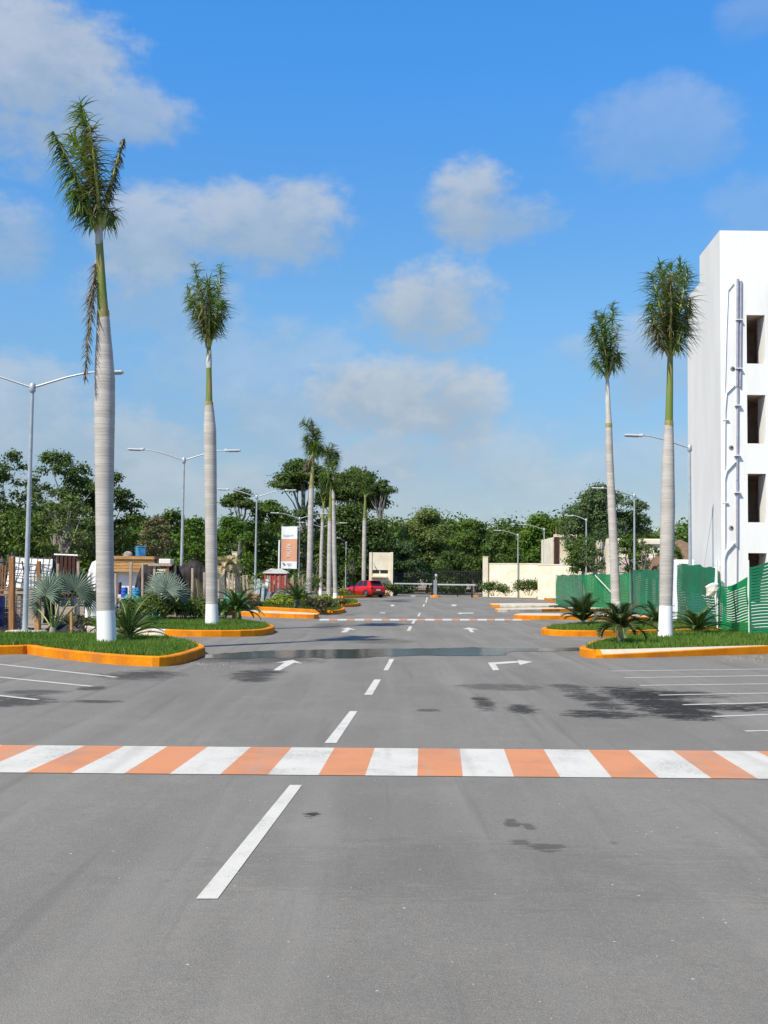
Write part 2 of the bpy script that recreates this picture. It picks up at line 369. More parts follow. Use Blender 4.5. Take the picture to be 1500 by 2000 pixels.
STEEL = mat('galvanised_steel', (.4, .44, .47), .42, var=.1, scale=5, metal=.25, spec=.5)
LAMPW = mat('lamp_white', (.5, .53, .54), .4, var=.08)
LENS = mat('lamp_lens', (.25, .27, .28), .25, var=.05)
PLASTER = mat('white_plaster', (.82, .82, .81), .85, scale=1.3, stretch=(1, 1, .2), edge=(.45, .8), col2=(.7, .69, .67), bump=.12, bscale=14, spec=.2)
PLASTERSIDE = mat('side_wall_plaster', (.71, .7, .68), .9, scale=.7, stretch=(1, 1, .3), col2=(.66, .65, .63), bump=.2, bscale=12, spec=.1)  # side wall in a slightly darker tone than the front
DARKROOM = mat('raw_interior', (.62, .5, .43), .95, scale=2)
CREAM = mat('cream_render', (.77, .71, .58), .85, scale=.9, col2=(.68, .6, .45), bump=.1, spec=.2)
PVC = mat('white_pipe', (.76, .76, .77), .4, var=.06)
GREYPVC = mat('lilac_grey_conduit', (.32, .32, .4), .5, var=.12)
BLACKMETAL = mat('black_metal', (.022, .022, .025), .5, var=.1)
GREYMETAL = mat('grey_metal', (.32, .33, .34), .45, var=.15, metal=.3)
WOOD = mat('fresh_timber', (.52, .3, .12), .8, scale=3, col2=(.36, .19, .07), stretch=(.6, 3, 6), bump=.2)
WOODBR = mat('stained_timber', (.35, .17, .065), .8, scale=3, col2=(.23, .105, .04), stretch=(4, 4, .6), bump=.2)
WOODPALE = mat('weathered_timber', (.46, .37, .29), .85, scale=4, col2=(.32, .24, .19), stretch=(4, 4, .5), bump=.2)
BLACKTARP = mat('black_tarp', (.014, .013, .015), .65, scale=5, col2=(.035, .028, .027), bump=.7, bscale=5, spec=.2)
WHITESHEET = mat('white_sheet', (.74, .73, .71), .7, scale=2, col2=(.63, .62, .62))
RUST = mat('rusty_sheet', (.085, .03, .02), .9, scale=5, col2=(.045, .02, .016))
BLUE = mat('blue_plastic', (.05, .25, .52), .5, var=.3); NAVY = mat('navy_plastic', (.018, .03, .16), .4, var=.2); DARKBLUE = mat('royal_blue_plastic', (.025, .1, .5), .4, var=.15)
TEAL = mat('teal_plastic', (.03, .26, .2), .5, var=.3, scale=9); GREENPL = mat('green_plastic', (.05, .32, .15), .45, var=.2)
MAROON = mat('maroon_plastic', (.07, .022, .02), .5)
REDPAINT = mat('red_panel', (.46, .07, .055), .7, scale=4, col2=(.34, .06, .05), spec=.4)
STONE = mat('rubble', (.36, .32, .28), .95, scale=5, col2=(.2, .17, .15), bump=.5)
GREYRUB = mat('grey_debris', (.25, .25, .27), .9, scale=6, col2=(.12, .11, .12), bump=.4)
WIRE = mat('rebar_wire', (.09, .075, .07), .7, var=.2)
THATCH = mat('dry_thatch', (.5, .43, .28), .95, scale=8, col2=(.3, .25, .15), stretch=(3, 3, .6), bump=.5)
EARTHBR = mat('brown_thatch', (.2, .13, .085), .95, scale=4, col2=(.15, .1, .07), bump=.4)

# ------------------------------------------------------------------ ground, road, markings
mb = MB(); mb.quad((-700, -60, -.03), (700, -60, -.03), (700, 1500, -.03), (-700, 1500, -.03))
tag(mb.build('ground', DIRT), 'sandy ground of the whole site', 'ground', kind='structure')
mb = MB(); mb.quad((-45, -12, 0), (45, -12, 0), (45, 150, 0), (-45, 150, 0))
road = tag(mb.build('road', ASPH), 'pale grey asphalt street running away to the gate', 'road', kind='structure')
yard = [G(-500, 1237), G(150, 1235), G(300, 1226), G(330, 1206), G(470, 1196), G(520, 1182), G(590, 1166), G(640, 1160), P(650, 1150, 150), P(-900, 1150, 150)]
mb = MB(); mb.add([(p.x, p.y, .012) for p in yard], [tuple(range(len(yard)))])
tag(mb.build('yard_ground', DIRT), 'bare earth of the builders yard left of the street', 'ground', kind='structure')
ry = [P(1085, 1180, 73), P(1232, 1190, 55), G(1380, 1228), P(1600, 1240, 30), P(2400, 1240, 40), P(1900, 1150, 150), P(1085, 1150, 150)]
mb = MB(); mb.add([(p.x, p.y, .012) for p in ry], [tuple(range(len(ry)))])
tag(mb.build('building_plot_ground', DIRT), 'bare earth behind the green netting', 'ground', kind='structure')

def mark(name, pxs, m, z=.004):
    b = MB(); b.add([G(x, y, z) for x, y in pxs], [tuple(range(len(pxs)))])
    o = b.build(name, m, road)
    if o.data.polygons[0].normal.z < 0: o.data.flip_normals()
    return o
def wline(name, a, b, w, m, z=.004):
    a, b = Vector(a), Vector(b); t = (b - a).normalized(); n = Vector((-t.y, t.x, 0)) * w / 2
    q = MB(); q.add([(p.x, p.y, z) for p in (a - n, b - n, b + n, a + n)], [(0, 1, 2, 3)])
    o = q.build(name, m, road)
    if o.data.polygons[0].normal.z < 0: o.data.flip_normals()
    return o
for q in ([(383, 1755), (425, 1755), (590, 1533), (566, 1533)], [(634, 1451), (657, 1451), (698, 1389), (683, 1389)],
          [(711, 1357), (727, 1357), (744, 1327), (731, 1327)], [(749, 1309), (758, 1309), (770, 1287), (761, 1287)],
          [(794.5, 1232), (801, 1232), (805, 1223.5), (799, 1223.5)], [(803, 1218), (808.5, 1218), (812.5, 1210), (808, 1210)],
          [(815, 1204), (819, 1204), (822, 1197), (818.5, 1197)], [(825, 1184.5), (828.5, 1184.5), (830, 1180), (827, 1180)], [(830.5, 1177), (833, 1177), (835.5, 1166), (833.5, 1166)]):
    mark('centre_dash', q, WPAINT)
edges = list(zip([-75, 5, 75, 166, 243, 327, 406, 490, 570, 653, 732, 817, 898, 984, 1062, 1149, 1227, 1314, 1391, 1478, 1558, 1640],
                 [-238, -145, -48, 49, 139, 242, 331, 430, 523, 622, 713, 815, 904, 1004, 1094, 1195, 1287, 1390, 1480, 1585, 1675, 1780]))
for i in range(len(edges) - 1):
    (t0, b0), (t1, b1) = edges[i], edges[i + 1]
    mark('crossing_stripe', [(b0, 1508.5 + b0 * .0083), (b1, 1508.5 + b1 * .0083), (t1, 1455 + t1 * .008), (t0, 1455 + t0 * .008)], OPAINT if i % 2 else WPAINT, .005)
fw = [624 + 34.25 * i for i in range(12)]
for x in fw:
    mark('crossing_stripe', [(x, 1212), (x + 19, 1212), (x + 18.6, 1208.7), (x + .4, 1208.7)], WPAINT, .006)
    mark('crossing_stripe', [(x + 19.2, 1212), (x + 34, 1212), (x + 33.6, 1208.7), (x + 18.8, 1208.7)], OPAINT, .006)
mark('arrow', [(534, 1309), (547, 1309), (575, 1294), (591, 1296), (572, 1288.5), (536, 1294.5), (556, 1293.5)], WPAINT)
mark('arrow', [(963, 1309), (975, 1308.5), (968, 1297.5), (1012, 1294), (1016, 1298.5), (1040, 1292.5), (1011, 1288.5), (1012, 1291), (953, 1294)], WPAINT)
mark('arrow', [(665, 1235), (677, 1235), (684, 1229.5), (696, 1230.5), (680, 1225.5), (665, 1229), (675, 1229)], WPAINT)
mark('arrow', [(919, 1235), (926, 1235), (922, 1229.5), (934, 1229.5), (916, 1225.5), (903, 1228.5), (914, 1229)], WPAINT)
mark('arrow', [(893, 1198), (900, 1199.4), (901, 1198.6), (926, 1198), (925, 1196.4), (901, 1197), (900, 1196)], WPAINT)
mark('arrow', [(739, 1197.5), (752, 1197.8), (753, 1196.6), (746, 1196)], WPAINT)
mark('arrow', [(885, 1184), (889, 1184), (893, 1181.5), (887, 1180.5), (880, 1181.5)], WPAINT)
mark('arrow', [(765, 1184), (769, 1184), (771, 1181.5), (766, 1180.8), (762, 1182)], WPAINT)
mark('arrow', [(803, 1165), (810, 1165), (812, 1163), (806, 1162.4), (801, 1163.6)], WPAINT)
for (x0, y0, x1, y1) in [(10, 1299, 227, 1323), (0, 1323, 180, 1341), (0, 1359, 73, 1367)]:
    a, b = G(x0, y0), G(x1, y1); wline('parking_line', b + (a - b) * (4.6 / (a - b).length), b, .09, WPAINT)
for (x0, y0, y1) in [(1194, 1311, 1307), (1220, 1324, 1320), (1250, 1339, 1336), (1287, 1358, 1354), (1334, 1377, 1373), (1392, 1400, 1396), (1456, 1428.5, 1427.5)]:
    a, b = G(x0, y0), G(1500, y1); wline('parking_line', a, a + (b - a).normalized() * 4.8, .075, WPAINT)
# the long puddle in the drain line
def puddle():
    m = bpy.data.materials.new('puddle_water'); m.use_nodes = True; nt = m.node_tree
    node, put, mth, mix, noise, smooth = NT(nt)
    b = nt.nodes['Principled BSDF']; b.inputs['Base Color'].default_value = (.018, .02, .023, 1)
    b.inputs['Roughness'].default_value = .13; b.inputs['IOR'].default_value = 1.33
    tc = node('ShaderNodeTexCoord'); bp = node('ShaderNodeBump'); bp.inputs['Strength'].default_value = .42; bp.inputs['Distance'].default_value = .012
    put(bp.inputs['Height'], noise(tc.outputs['Object'], 9, 3)); nt.links.new(bp.outputs[0], b.inputs['Normal'])
    up = [(402, 1279), (440, 1275.5), (500, 1271.5), (560, 1270), (600, 1269), (680, 1268), (760, 1266.5), (840, 1266), (900, 1265.3), (925, 1263.6), (960, 1265.5), (1010, 1266), (1060, 1265.5), (1131, 1264.5)]
    lo = [(1131, 1271), (1090, 1271.5), (1050, 1272.5), (1000, 1272), (985, 1277), (990, 1279), (960, 1280.5), (890, 1280.5), (830, 1280), (780, 1281.5), (740, 1281.5), (705, 1285), (640, 1285.5), (590, 1283.5), (560, 1285), (520, 1284.5), (470, 1287), (430, 1286.5), (402, 1285)]
    rng = random.Random(4); pts = []
    ring = up + lo
    for i in range(len(ring)):
        a, c = ring[i], ring[(i + 1) % len(ring)]
        for k in range(6):
            t = k / 6; pts.append((a[0] + (c[0] - a[0]) * t + rng.uniform(-3, 3), a[1] + (c[1] - a[1]) * t + rng.uniform(-.5, .5)))
    q = MB(); q.add([G(x, y, .007) for x, y in pts], [tuple(range(len(pts)))])
    o = q.build('puddle', m)
    if o.data.polygons[0].normal.z < 0: o.data.flip_normals()
    tag(o, 'long shallow puddle lying across the street between the grass islands', 'puddle', kind='structure')
puddle()

# ------------------------------------------------------------------ kerbed islands with soil and grass
def smooth_ring(pts, it=1):
    for _ in range(it):
        n = len(pts); out = []
        for i in range(n):
            a, b = pts[i], pts[(i + 1) % n]; out += [a * .75 + b * .25, a * .25 + b * .75]
        pts = out
    return pts
def area2(p): return sum(p[i].x * p[(i + 1) % len(p)].y - p[(i + 1) % len(p)].x * p[i].y for i in range(len(p)))
def inset(p, d):
    n = len(p); out = []
    for i in range(n):
        a, b, c = p[i - 1], p[i], p[(i + 1) % n]
        e1 = (b - a).xy.normalized(); e2 = (c - b).xy.normalized()
        n1 = Vector((-e1.y, e1.x)); n2 = Vector((-e2.y, e2.x)); k = n1 + n2
        k = k / max(.5, k.length_squared / 2) if k.length > .1 else n1
        out.append(Vector((b.x + k.x * d, b.y + k.y * d, 0)))
    return out
def inside(x, y, p):
    r = np.zeros(len(x), bool); n = len(p)
    for i in range(n):
        a, b = p[i], p[i - 1]
        c = ((a.y > y) != (b.y > y)) & (x < (b.x - a.x) * (y - a.y) / ((b.y - a.y) or 1e-9) + a.x)
        r ^= c
    return r
def island(label, ring, h=.18, w=.15, mface=None, mtop=None, soil=True, it=1, pale=None, hf=None, paletop=None, wf=None, solid=False):
    """ring: list of (px, py, z) photo points round the outer foot (z=0) or top edge (z=h) of the kerb."""
    pts = smooth_ring([Vector(G(x, y, z).xy.to_3d()) for x, y, z in ring], it)
    if area2(pts) < 0: pts.reverse()
    inn = inset(pts, w)
    if wf: i1, i2 = inset(pts, .14), inset(pts, .34); inn = [p.lerp(r, wf(o)) for o, p, r in zip(pts, i1, i2)]
    c = sum(pts, Vector()) / len(pts)
    root = thing('kerbed_island', (c.x, c.y, 0), label, 'kerb', 'kerbed planting islands', 'structure')
    n = len(pts); q = MB(); e = .02
    o2 = inset(pts, e)
    for i in range(n):
        j = (i + 1) % n
        A, B_, C, D, E, F = pts[i], pts[j], o2[i], o2[j], inn[i], inn[j]
        z = lambda v, h_: (v.x, v.y, h_)
        mi = 2 if (pale and pale((A + B_) / 2)) else 0
        ha, hb = (hf(A), hf(B_)) if hf else (h, h)
        q.add([z(A, -.02), z(B_, -.02), z(B_, hb - e), z(A, ha - e)], [(0, 1, 2, 3)], mi)
        q.add([z(A, ha - e), z(B_, hb - e), z(D, hb), z(C, ha)], [(0, 1, 2, 3)], mi)
        if solid: continue
        q.add([z(C, ha), z(D, hb), z(F, h), z(E, h)], [(0, 1, 2, 3)], 3 if (paletop and paletop((A + B_) / 2)) else 1 if mi == 0 else 2)
        q.add([z(E, h), z(F, h), z(F, h - .12), z(E, h - .12)], [(0, 1, 2, 3)], 1)
    if solid: q.add([(p.x, p.y, h) for p in o2], [tuple(range(n))], 3)
    q.build('kerb', [mface or KERB, mtop or KERB, KERBWHITE, KERBPALE], root)
    if soil and not solid:
        s = MB(); s.add([(p.x, p.y, h - .03) for p in inset(inn, -.005)], [tuple(range(n))])
        o = s.build('soil', SOIL if soil is True else soil, root)
    return root, pts, inn
def grass(label, poly, z, count, hgt=(.05, .13), seed=1, near=None, m=None, w=.012):
    rng = np.random.default_rng(seed)
    x0, x1 = min(p.x for p in poly), max(p.x for p in poly); y0, y1 = min(p.y for p in poly), max(p.y for p in poly)
    x = rng.uniform(x0, x1, count * 3); y = rng.uniform(y0, y1, count * 3)
    if near: k = (x > near[0]) & (x < near[1]) & (y < near[2]); x, y = x[k], y[k]
    k = inside(x, y, poly); x, y = x[k][:count], y[k][:count]; n = len(x)
    cl = np.sin(x * 3.1 + 1.3 * np.sin(y * 2.3)) * np.cos(y * 2.7 + np.sin(x * 1.7)) * .3 + 1
    hh = rng.uniform(*hgt, n) * cl; a = rng.uniform(0, 2 * np.pi, n); lean = rng.uniform(.0, .75, n) * hh; ld = rng.uniform(0, 2 * np.pi, n)
    V = np.zeros((n, 3, 3))
    V[:, 0] = np.c_[x - w * np.cos(a), y - w * np.sin(a), np.full(n, z)]
    V[:, 1] = np.c_[x + w * np.cos(a), y + w * np.sin(a), np.full(n, z)]
    V[:, 2] = np.c_[x + lean * np.cos(ld), y + lean * np.sin(ld), z + hh]
    return tag(fast_mesh('grass', V, 3, m or GRASS), label, 'grass', kind='stuff')

hK = .18
A_ring = [(-420, 1281, 0), (-60, 1280, 0), (40, 1278, 0), (56, 1277, 0), (62, 1279, 0), (85, 1283, 0), (140, 1290, 0), (220, 1298, 0), (290, 1302, 0), (318, 1302, 0), (345, 1299, 0), (372, 1291.5, 0), (400, 1280.5, 0),
          (401, 1262.5, hK), (390, 1255, hK), (360, 1248, hK), (315, 1243, hK), (200, 1238, hK), (60, 1236, hK), (-420, 1236, hK)]
rA, pA, iA = island('orange kerb round the nearest left grass island', A_ring)
grass('short green lawn under the tallest palm on the near left island', iA, hK - .03, 46000, seed=3, near=(-13, 0, 99))
B_ring = [(150, 1238, 0), (285, 1240, 0), (334, 1243, 0), (413, 1244.5, 0), (488, 1243.5, 0), (522, 1241, 0), (536, 1236, 0), (537, 1222, hK), (524, 1216.5, hK), (490, 1212, hK), (420, 1208, hK), (300, 1206, hK), (150, 1206, hK)]
xw = G(334, 1243).x
rB, pB, iB = island('orange and white kerb round the second left grass island', B_ring, pale=lambda v: v.x < xw)
grass('short green lawn round the second left palm', iB, hK - .03, 30000, seed=5)
rC1, pC1, iC1 = island('bare orange kerb nose beyond the second left island', [(430, 1200, 0), (478, 1203.5, 0), (564, 1207.6, 0), (610, 1208.8, 0), (622, 1208.2, 0), (623, 1198.3, hK), (610, 1197, hK), (560, 1194.4, hK), (495, 1191.6, hK), (430, 1189, hK)], solid=True)
rC2, pC2, iC2 = island('orange kerb round the planted bed of the twin palms', [(440, 1188, 0), (499, 1191.5, 0), (580, 1196, 0), (645, 1200.3, 0), (668, 1198.5, 0), (674, 1195.5, 0), (674, 1187.2, hK), (655, 1180, hK), (620, 1170, hK), (560, 1162, hK), (440, 1160, hK)])
grass('low green groundcover in the bed of the twin palms', iC2, hK - .03, 16000, (.08, .2), seed=6, w=.03, m=HEDGE)
rC3, pC3, iC3 = island('orange kerb tip beside the twin palms', [(640, 1186, 0), (680, 1186, 0), (698, 1185, 0), (704, 1182, 0), (703, 1175.3, hK), (690, 1172.5, hK), (640, 1171, hK)])
grass('thin strip of lawn on the kerb tip beside the twin palms', iC3, hK - .03, 9000, (.08, .18), seed=7, w=.03)
rC4, pC4, iC4 = island('orange kerb behind the red car', [(640, 1167.5, 0), (680, 1168.3, 0), (735, 1166.5, 0), (769, 1163.5, 0), (769, 1157.5, hK), (735, 1156, hK), (640, 1155, hK)])
grass('low plants in the bed behind the red car', iC4, hK - .03, 7000, (.1, .3), seed=8, w=.04, m=HEDGE)
D_ring = [(1131, 1281, 0), (1145, 1285, 0), (1175, 1286.5, 0), (1300, 1283.5, 0), (1500, 1277.5, 0), (2050, 1262, 0), (2050, 1222, hK), (1500, 1228, hK), (1400, 1230, hK), (1290, 1234, hK), (1210, 1240, hK), (1155, 1252, hK), (1133, 1261, hK)]
xD0, xD1 = G(1150, 1285).x, G(1500, 1278).x
frontD = lambda p: p.x > xD0 + .1 and p.y < 26.2
def hD(p):
    if not frontD(p): return hK
    return max(.08, min(.2, .08 + .12 * (p.x - xD0) / (xD1 - xD0)))
rD, pD, iD = island('orange kerb round the nearest right grass island', D_ring, mtop=KERB, hf=hD, paletop=lambda p: frontD(p) and p.x > xD0 + .3, wf=lambda p: max(0, min(1, (p.x - xD0 - .2) / 3)) if frontD(p) else 0, it=2)
grass('short green lawn under the nearer right palm', iD, hK - .03, 42000, seed=9, near=(3, 13, 99))
E_ring = [(1056, 1239.5, 0), (1080, 1242, 0), (1110, 1243, 0), (1185, 1244, 0), (1344, 1240, 0), (1470, 1236, 0), (1470, 1214, hK), (1344, 1213, hK), (1170, 1214.5, hK), (1090, 1219, hK), (1060, 1225, hK)]
rE, pE, iE = island('orange kerb round the second right grass island', E_ring)
grass('short green lawn round the leaning right palm', iE, hK - .03, 26000, seed=10)
rF, pF, iF = island('bare orange kerb nose beyond the second right island', [(1003, 1208.5, 0), (1015, 1210, 0), (1167, 1211, 0), (1300, 1213, 0), (1300, 1201, hK), (1189, 1199.5, hK), (1020, 1197, hK), (1004, 1199.5, hK)], solid=True)
island('pale topped kerb tongue with an orange tip beside the netting', [(966, 1195, 0), (975, 1196, 0), (1040, 1195.6, 0), (1110, 1194.5, 0), (1200, 1195, 0), (1200, 1187, .16), (1110, 1185.5, .16), (1000, 1187.5, .16), (968, 1188, .16)], h=.16, solid=True, pale=lambda v: v.x < G(1045, 1194).x and v.x > G(975, 1195).x)
island('farther pale kerb tongue with an orange tip beside the netting', [(955, 1184, 0), (962, 1186, 0), (1020, 1187, 0), (1090, 1187.4, 0), (1090, 1178, .16), (1020, 1177.5, .16), (958, 1178.5, .16)], h=.16, solid=True, pale=lambda v: v.x > G(962, 1184).x)
rH, pH, iH = island('orange kerb of the bed along the right cream wall', [(954, 1165.5, 0), (1030, 1166, 0), (1056, 1169, 0), (1070, 1174, 0), (1090, 1178, 0), (1090, 1166, hK), (1050, 1158, hK), (954, 1157, hK)])
island('pale pavement tip under the right gate pillar', [(923, 1164, 0), (927, 1165.5, 0), (953, 1164.5, 0), (954, 1157, .15), (930, 1157, .15)], h=.15, solid=True, pale=lambda v: v.x > G(928, 1164).x)
island('orange kerb stretch crossing beyond the gate', [(700, 1155.6, 0), (960, 1155.6, 0), (960, 1149, .25), (700, 1149, .25)], h=.25, it=0, solid=True)

# ------------------------------------------------------------------ buildings, walls, gate
def hole_wall(q, o, ux, W_, H_, holes, m=0, t=.22, nrm=None):
    """wall face from origin o along ux (width) and z (height) with rectangular holes and reveals t deep."""
    xs = sorted({0, W_, *[h[0] for h in holes], *[h[1] for h in holes]}); zs = sorted({0, H_, *[h[2] for h in holes], *[h[3] for h in holes]})
    pt = lambda a, z, d=0: o + ux * a + Vector((0, 0, z)) + nrm * (-d)
    for i in range(len(xs) - 1):
        for j in range(len(zs) - 1):
            cx, cz = (xs[i] + xs[i + 1]) / 2, (zs[j] + zs[j + 1]) / 2
            if any(h[0] < cx < h[1] and h[2] < cz < h[3] for h in holes): continue
            q.quad(pt(xs[i], zs[j]), pt(xs[i + 1], zs[j]), pt(xs[i + 1], zs[j + 1]), pt(xs[i], zs[j + 1]), m)
    for a, b, z0, z1 in holes:
        q.quad(pt(a, z0), pt(a, z1), pt(a, z1, t), pt(a, z0, t), m); q.quad(pt(b, z0), pt(b, z0, t), pt(b, z1, t), pt(b, z1), m)
        q.quad(pt(a, z1), pt(b, z1), pt(b, z1, t), pt(a, z1, t), m); q.quad(pt(a, z0), pt(a, z0, t), pt(b, z0, t), pt(b, z0), m)

def white_building():
    Y0 = 41.0; C0 = P(1408, 1200, Y0); X0 = P(1407, 700, Y0).x; zt = P(1408, 450, Y0).z
    root = thing('apartment_building', (X0 + 3, Y0 + 3, 0), 'tall white unfinished apartment block with open window holes at right edge', 'building')
    dX = .055; Y1 = 44.3; Y2 = 46.6
    f = lambda Y: X0 + dX * (Y - Y0)
    z2 = P(1356, 567, 45.4).z
    front = Vector((X0, Y0, 0)); ux = Vector((1, 0, 0)); nr = Vector((0, -1, 0))
    a, b = P(1460, 900, Y0).x - X0, P(1496, 900, Y0).x - X0
    hs = [(a, b, P(1460, yb, Y0).z, P(1460, yt, Y0).z) for yt, yb in ((615, 710), (771, 866), (925, 1020), (1080, 1176))]
    q = MB(); hole_wall(q, front, ux, 9, zt, hs, nrm=nr, t=.12)
    # roof parapet, right and back sides
    q.quad((X0, Y0, zt), (X0 + 9, Y0, zt), (f(Y1) + 9, Y1, zt), (f(Y1), Y1, zt))
    q.quad((f(Y1), Y1, zt), (X0 + 9, Y1, zt), (X0 + 9, Y1, z2), (f(Y1), Y1, z2))
    q.quad((f(Y1), Y1, z2), (X0 + 9, Y1, z2), (X0 + 9, Y2, z2), (f(Y2), Y2, z2))
    q.quad((X0 + 9, Y0, 0), (X0 + 9, Y2, 0), (X0 + 9, Y2, z2), (X0 + 9, Y0, z2))
    q.quad((X0 + 9, Y0, z2), (X0 + 9, Y1, z2), (X0 + 9, Y1, zt), (X0 + 9, Y0, zt))
    q.quad((X0 + 9, Y2, 0), (f(Y2), Y2, 0), (f(Y2), Y2, z2), (X0 + 9, Y2, z2))
    q.build('front_wall', PLASTER, root)
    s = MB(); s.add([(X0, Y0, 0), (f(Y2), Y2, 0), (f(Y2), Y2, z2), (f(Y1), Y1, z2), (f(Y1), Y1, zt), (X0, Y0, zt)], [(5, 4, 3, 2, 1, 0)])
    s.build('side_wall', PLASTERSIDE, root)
    # dark rooms behind the window holes
    for hx0, hx1, z0, z1 in hs:
        r = MB(); x0, x1 = X0 + hx0, X0 + hx1
        ya, yb = Y0 + .12, Y0 + .85
        r.quad((x1, ya, z0), (x1, ya, z1), (x1, yb, z1), (x1, yb, z0), 0)
        r.build('window_reveal', PLASTER, root)
        d = MB(); y9 = Y0 + 3.0; xl = x0 - .8; zf, zc = z0 - .3, z1 + .02
        d.quad((xl, y9, zf), (x1 + .6, y9, zf), (x1 + .6, y9, zc), (xl, y9, zc)); d.quad((xl, ya, zf), (xl, y9, zf), (xl, y9, zc), (xl, ya, zc))
        d.quad((x1 + .6, yb, zf), (x1 + .6, y9, zf), (x1 + .6, y9, zc), (x1 + .6, yb, zc)); d.quad((x1 + .005, yb, zf), (x1 + .6, yb, zf), (x1 + .6, yb, zc), (x1 + .005, yb, zc))
        d.quad((xl, ya, zc), (x1 + .6, ya, zc), (x1 + .6, y9, zc), (xl, y9, zc)); d.quad((xl, ya, zf), (x1 + .6, ya, zf), (x1 + .6, y9, zf), (xl, y9, zf))
        d.quad((xl, ya, zf), (x0, ya, zf), (x0, ya, zc), (xl, ya, zc))
        d.build('room_interior', DARKROOM, root)
    pz = lambda px, py: P(px, py, Y0 - .03)
    def pipe(name, pts, r, m, lab=None):
        t = MB(); t.tube([pz(*p) for p in pts], r, 8); o = t.build(name, m, root)
        if lab: o['label'] = lab
    pipe('conduit', [(1441, 545), (1440, 755)], .05, GREYPVC); pipe('conduit', [(1447.5, 549), (1446, 756)], .045, GREYPVC)
    pipe('conduit', [(1441, 757), (1440, 938)], .045, GREYPVC); pipe('conduit', [(1440, 940), (1440, 1068)], .05, GREYPVC)
    pipe('conduit', [(1440, 1069), (1439.5, 1190)], .022, GREYPVC)
    pipe('drain_pipe', [(1433, 553), (1422, 567), (1419, 640), (1416, 750), (1416, 790)], .018, PVC)
    pipe('drain_pipe', [(1435, 752), (1419, 768), (1416, 800), (1415, 940)], .034, PVC)
    pipe('drain_pipe', [(1436, 902), (1419, 920), (1415, 935), (1415, 1085)], .045, PVC)
    pipe('drain_pipe', [(1434, 1060), (1418, 1078), (1414, 1090), (1414, 1215)], .06, PVC)
    for (x, y) in [(1431, 720), (1428, 874), (1428, 1031)]:
        h = MB(); c = P(x, y, Y0 - .004); h.tube([c, c + Vector((0, -.02, 0))], [.09, .075], 12)
        h.build('pipe_hole', STONE, root)
        h = MB(); h.tube([c + Vector((.02, -.021, 0)), c + Vector((.02, -.024, 0))], .04, 10); h.build('hole_mouth', BLACKMETAL, root)
    for (x, y) in [(1418, 820), (1417, 982)]:
        c = pz(x, y); h = MB(); h.box(c, (.2, .09, .04)); h.build('pipe_clamp', PVC, root)
    for (x, y) in [(1443, 625), (1443, 720), (1441, 792), (1440, 890), (1440, 962)]:
        c = pz(x, y); h = MB(); h.box(c + Vector((0, -.03, 0)), (.24, .13, .03)); h.build('conduit_clamp', PVC, root)
    # low plinth course and boundary stub at the foot
    h = MB(); h.box((P(1385, 1110, 40.6).x, 41.6, 1.1), (1.0, .9, 2.2)); h.build('meter_plinth', PLASTER, root)
    tag(root)
white_building()
u = MB(); c = P(1334, 1096, 43.5); u.box((c.x, c.y, 1.25), (.75, .6, 2.5), bev=.03); t0 = thing('utility_box', (c.x, c.y, 0), 'small white meter housing behind the netting at the building foot', 'utility box')
u.build('housing', PLASTER, t0); u = MB(); u.box((c.x, c.y - .31, 2.0), (.5, .03, .7)); u.build('door', GREYMETAL, t0)

def box_wall(name, label, cat, pa, pb, ztop, th=.25, m=CREAM, cop=True):
    a, b = Vector((pa.x, pa.y, 0)), Vector((pb.x, pb.y, 0)); d = b - a; L = d.length; rz = math.atan2(d.y, d.x); mid = (a + b) / 2
    t = thing(name, mid, label, cat); q = MB(); q.box((mid.x, mid.y, ztop / 2), (L, th, ztop), rz, bev=.01); q.build('wall_panel', m, t)
    if cop: q = MB(); q.box((mid.x, mid.y, ztop + .04), (L + .02, th + .06, .08), rz); q.build('coping', m, t)
    return t
YG = 112.0
def pillar(px, py0, w, Y, label, m=CREAM):
    x = P(px, 1100, Y).x; zt = P(px, py0, Y).z; t = thing('gate_pillar', (x, Y, 0), label, 'pillar')
    q = MB(); q.box((x, Y, zt / 2), (w, w, zt), bev=.02); q.build('shaft', m, t); q = MB(); q.box((x, Y, zt + .03), (w + .04, w + .04, .06)); q.build('cap', m, t)
pillar(948, 1088, .5, YG - .12, 'tall cream pillar at the right end of the black gate')
zr = P(1000, 1102, YG).z
box_wall('boundary_wall', 'plain cream boundary wall right of the gate', 'wall', P(954, 1100, YG), P(1058, 1100, YG - 3), zr)
box_wall('boundary_wall', 'nearer cream wall stretch meeting the green netting', 'wall', P(1052, 1100, YG - 12), P(1200, 1100, YG - 18), P(1060, 1104, YG - 12).z)
box_wall('boundary_wall', 'low cream wall seen above the builders yard on the left', 'wall', P(300, 1100, 92), P(456, 1100, 92), P(400, 1092, 92).z)
pillar(459, 1079, .42, 91.6, 'square cream pillar ending the left yard wall')

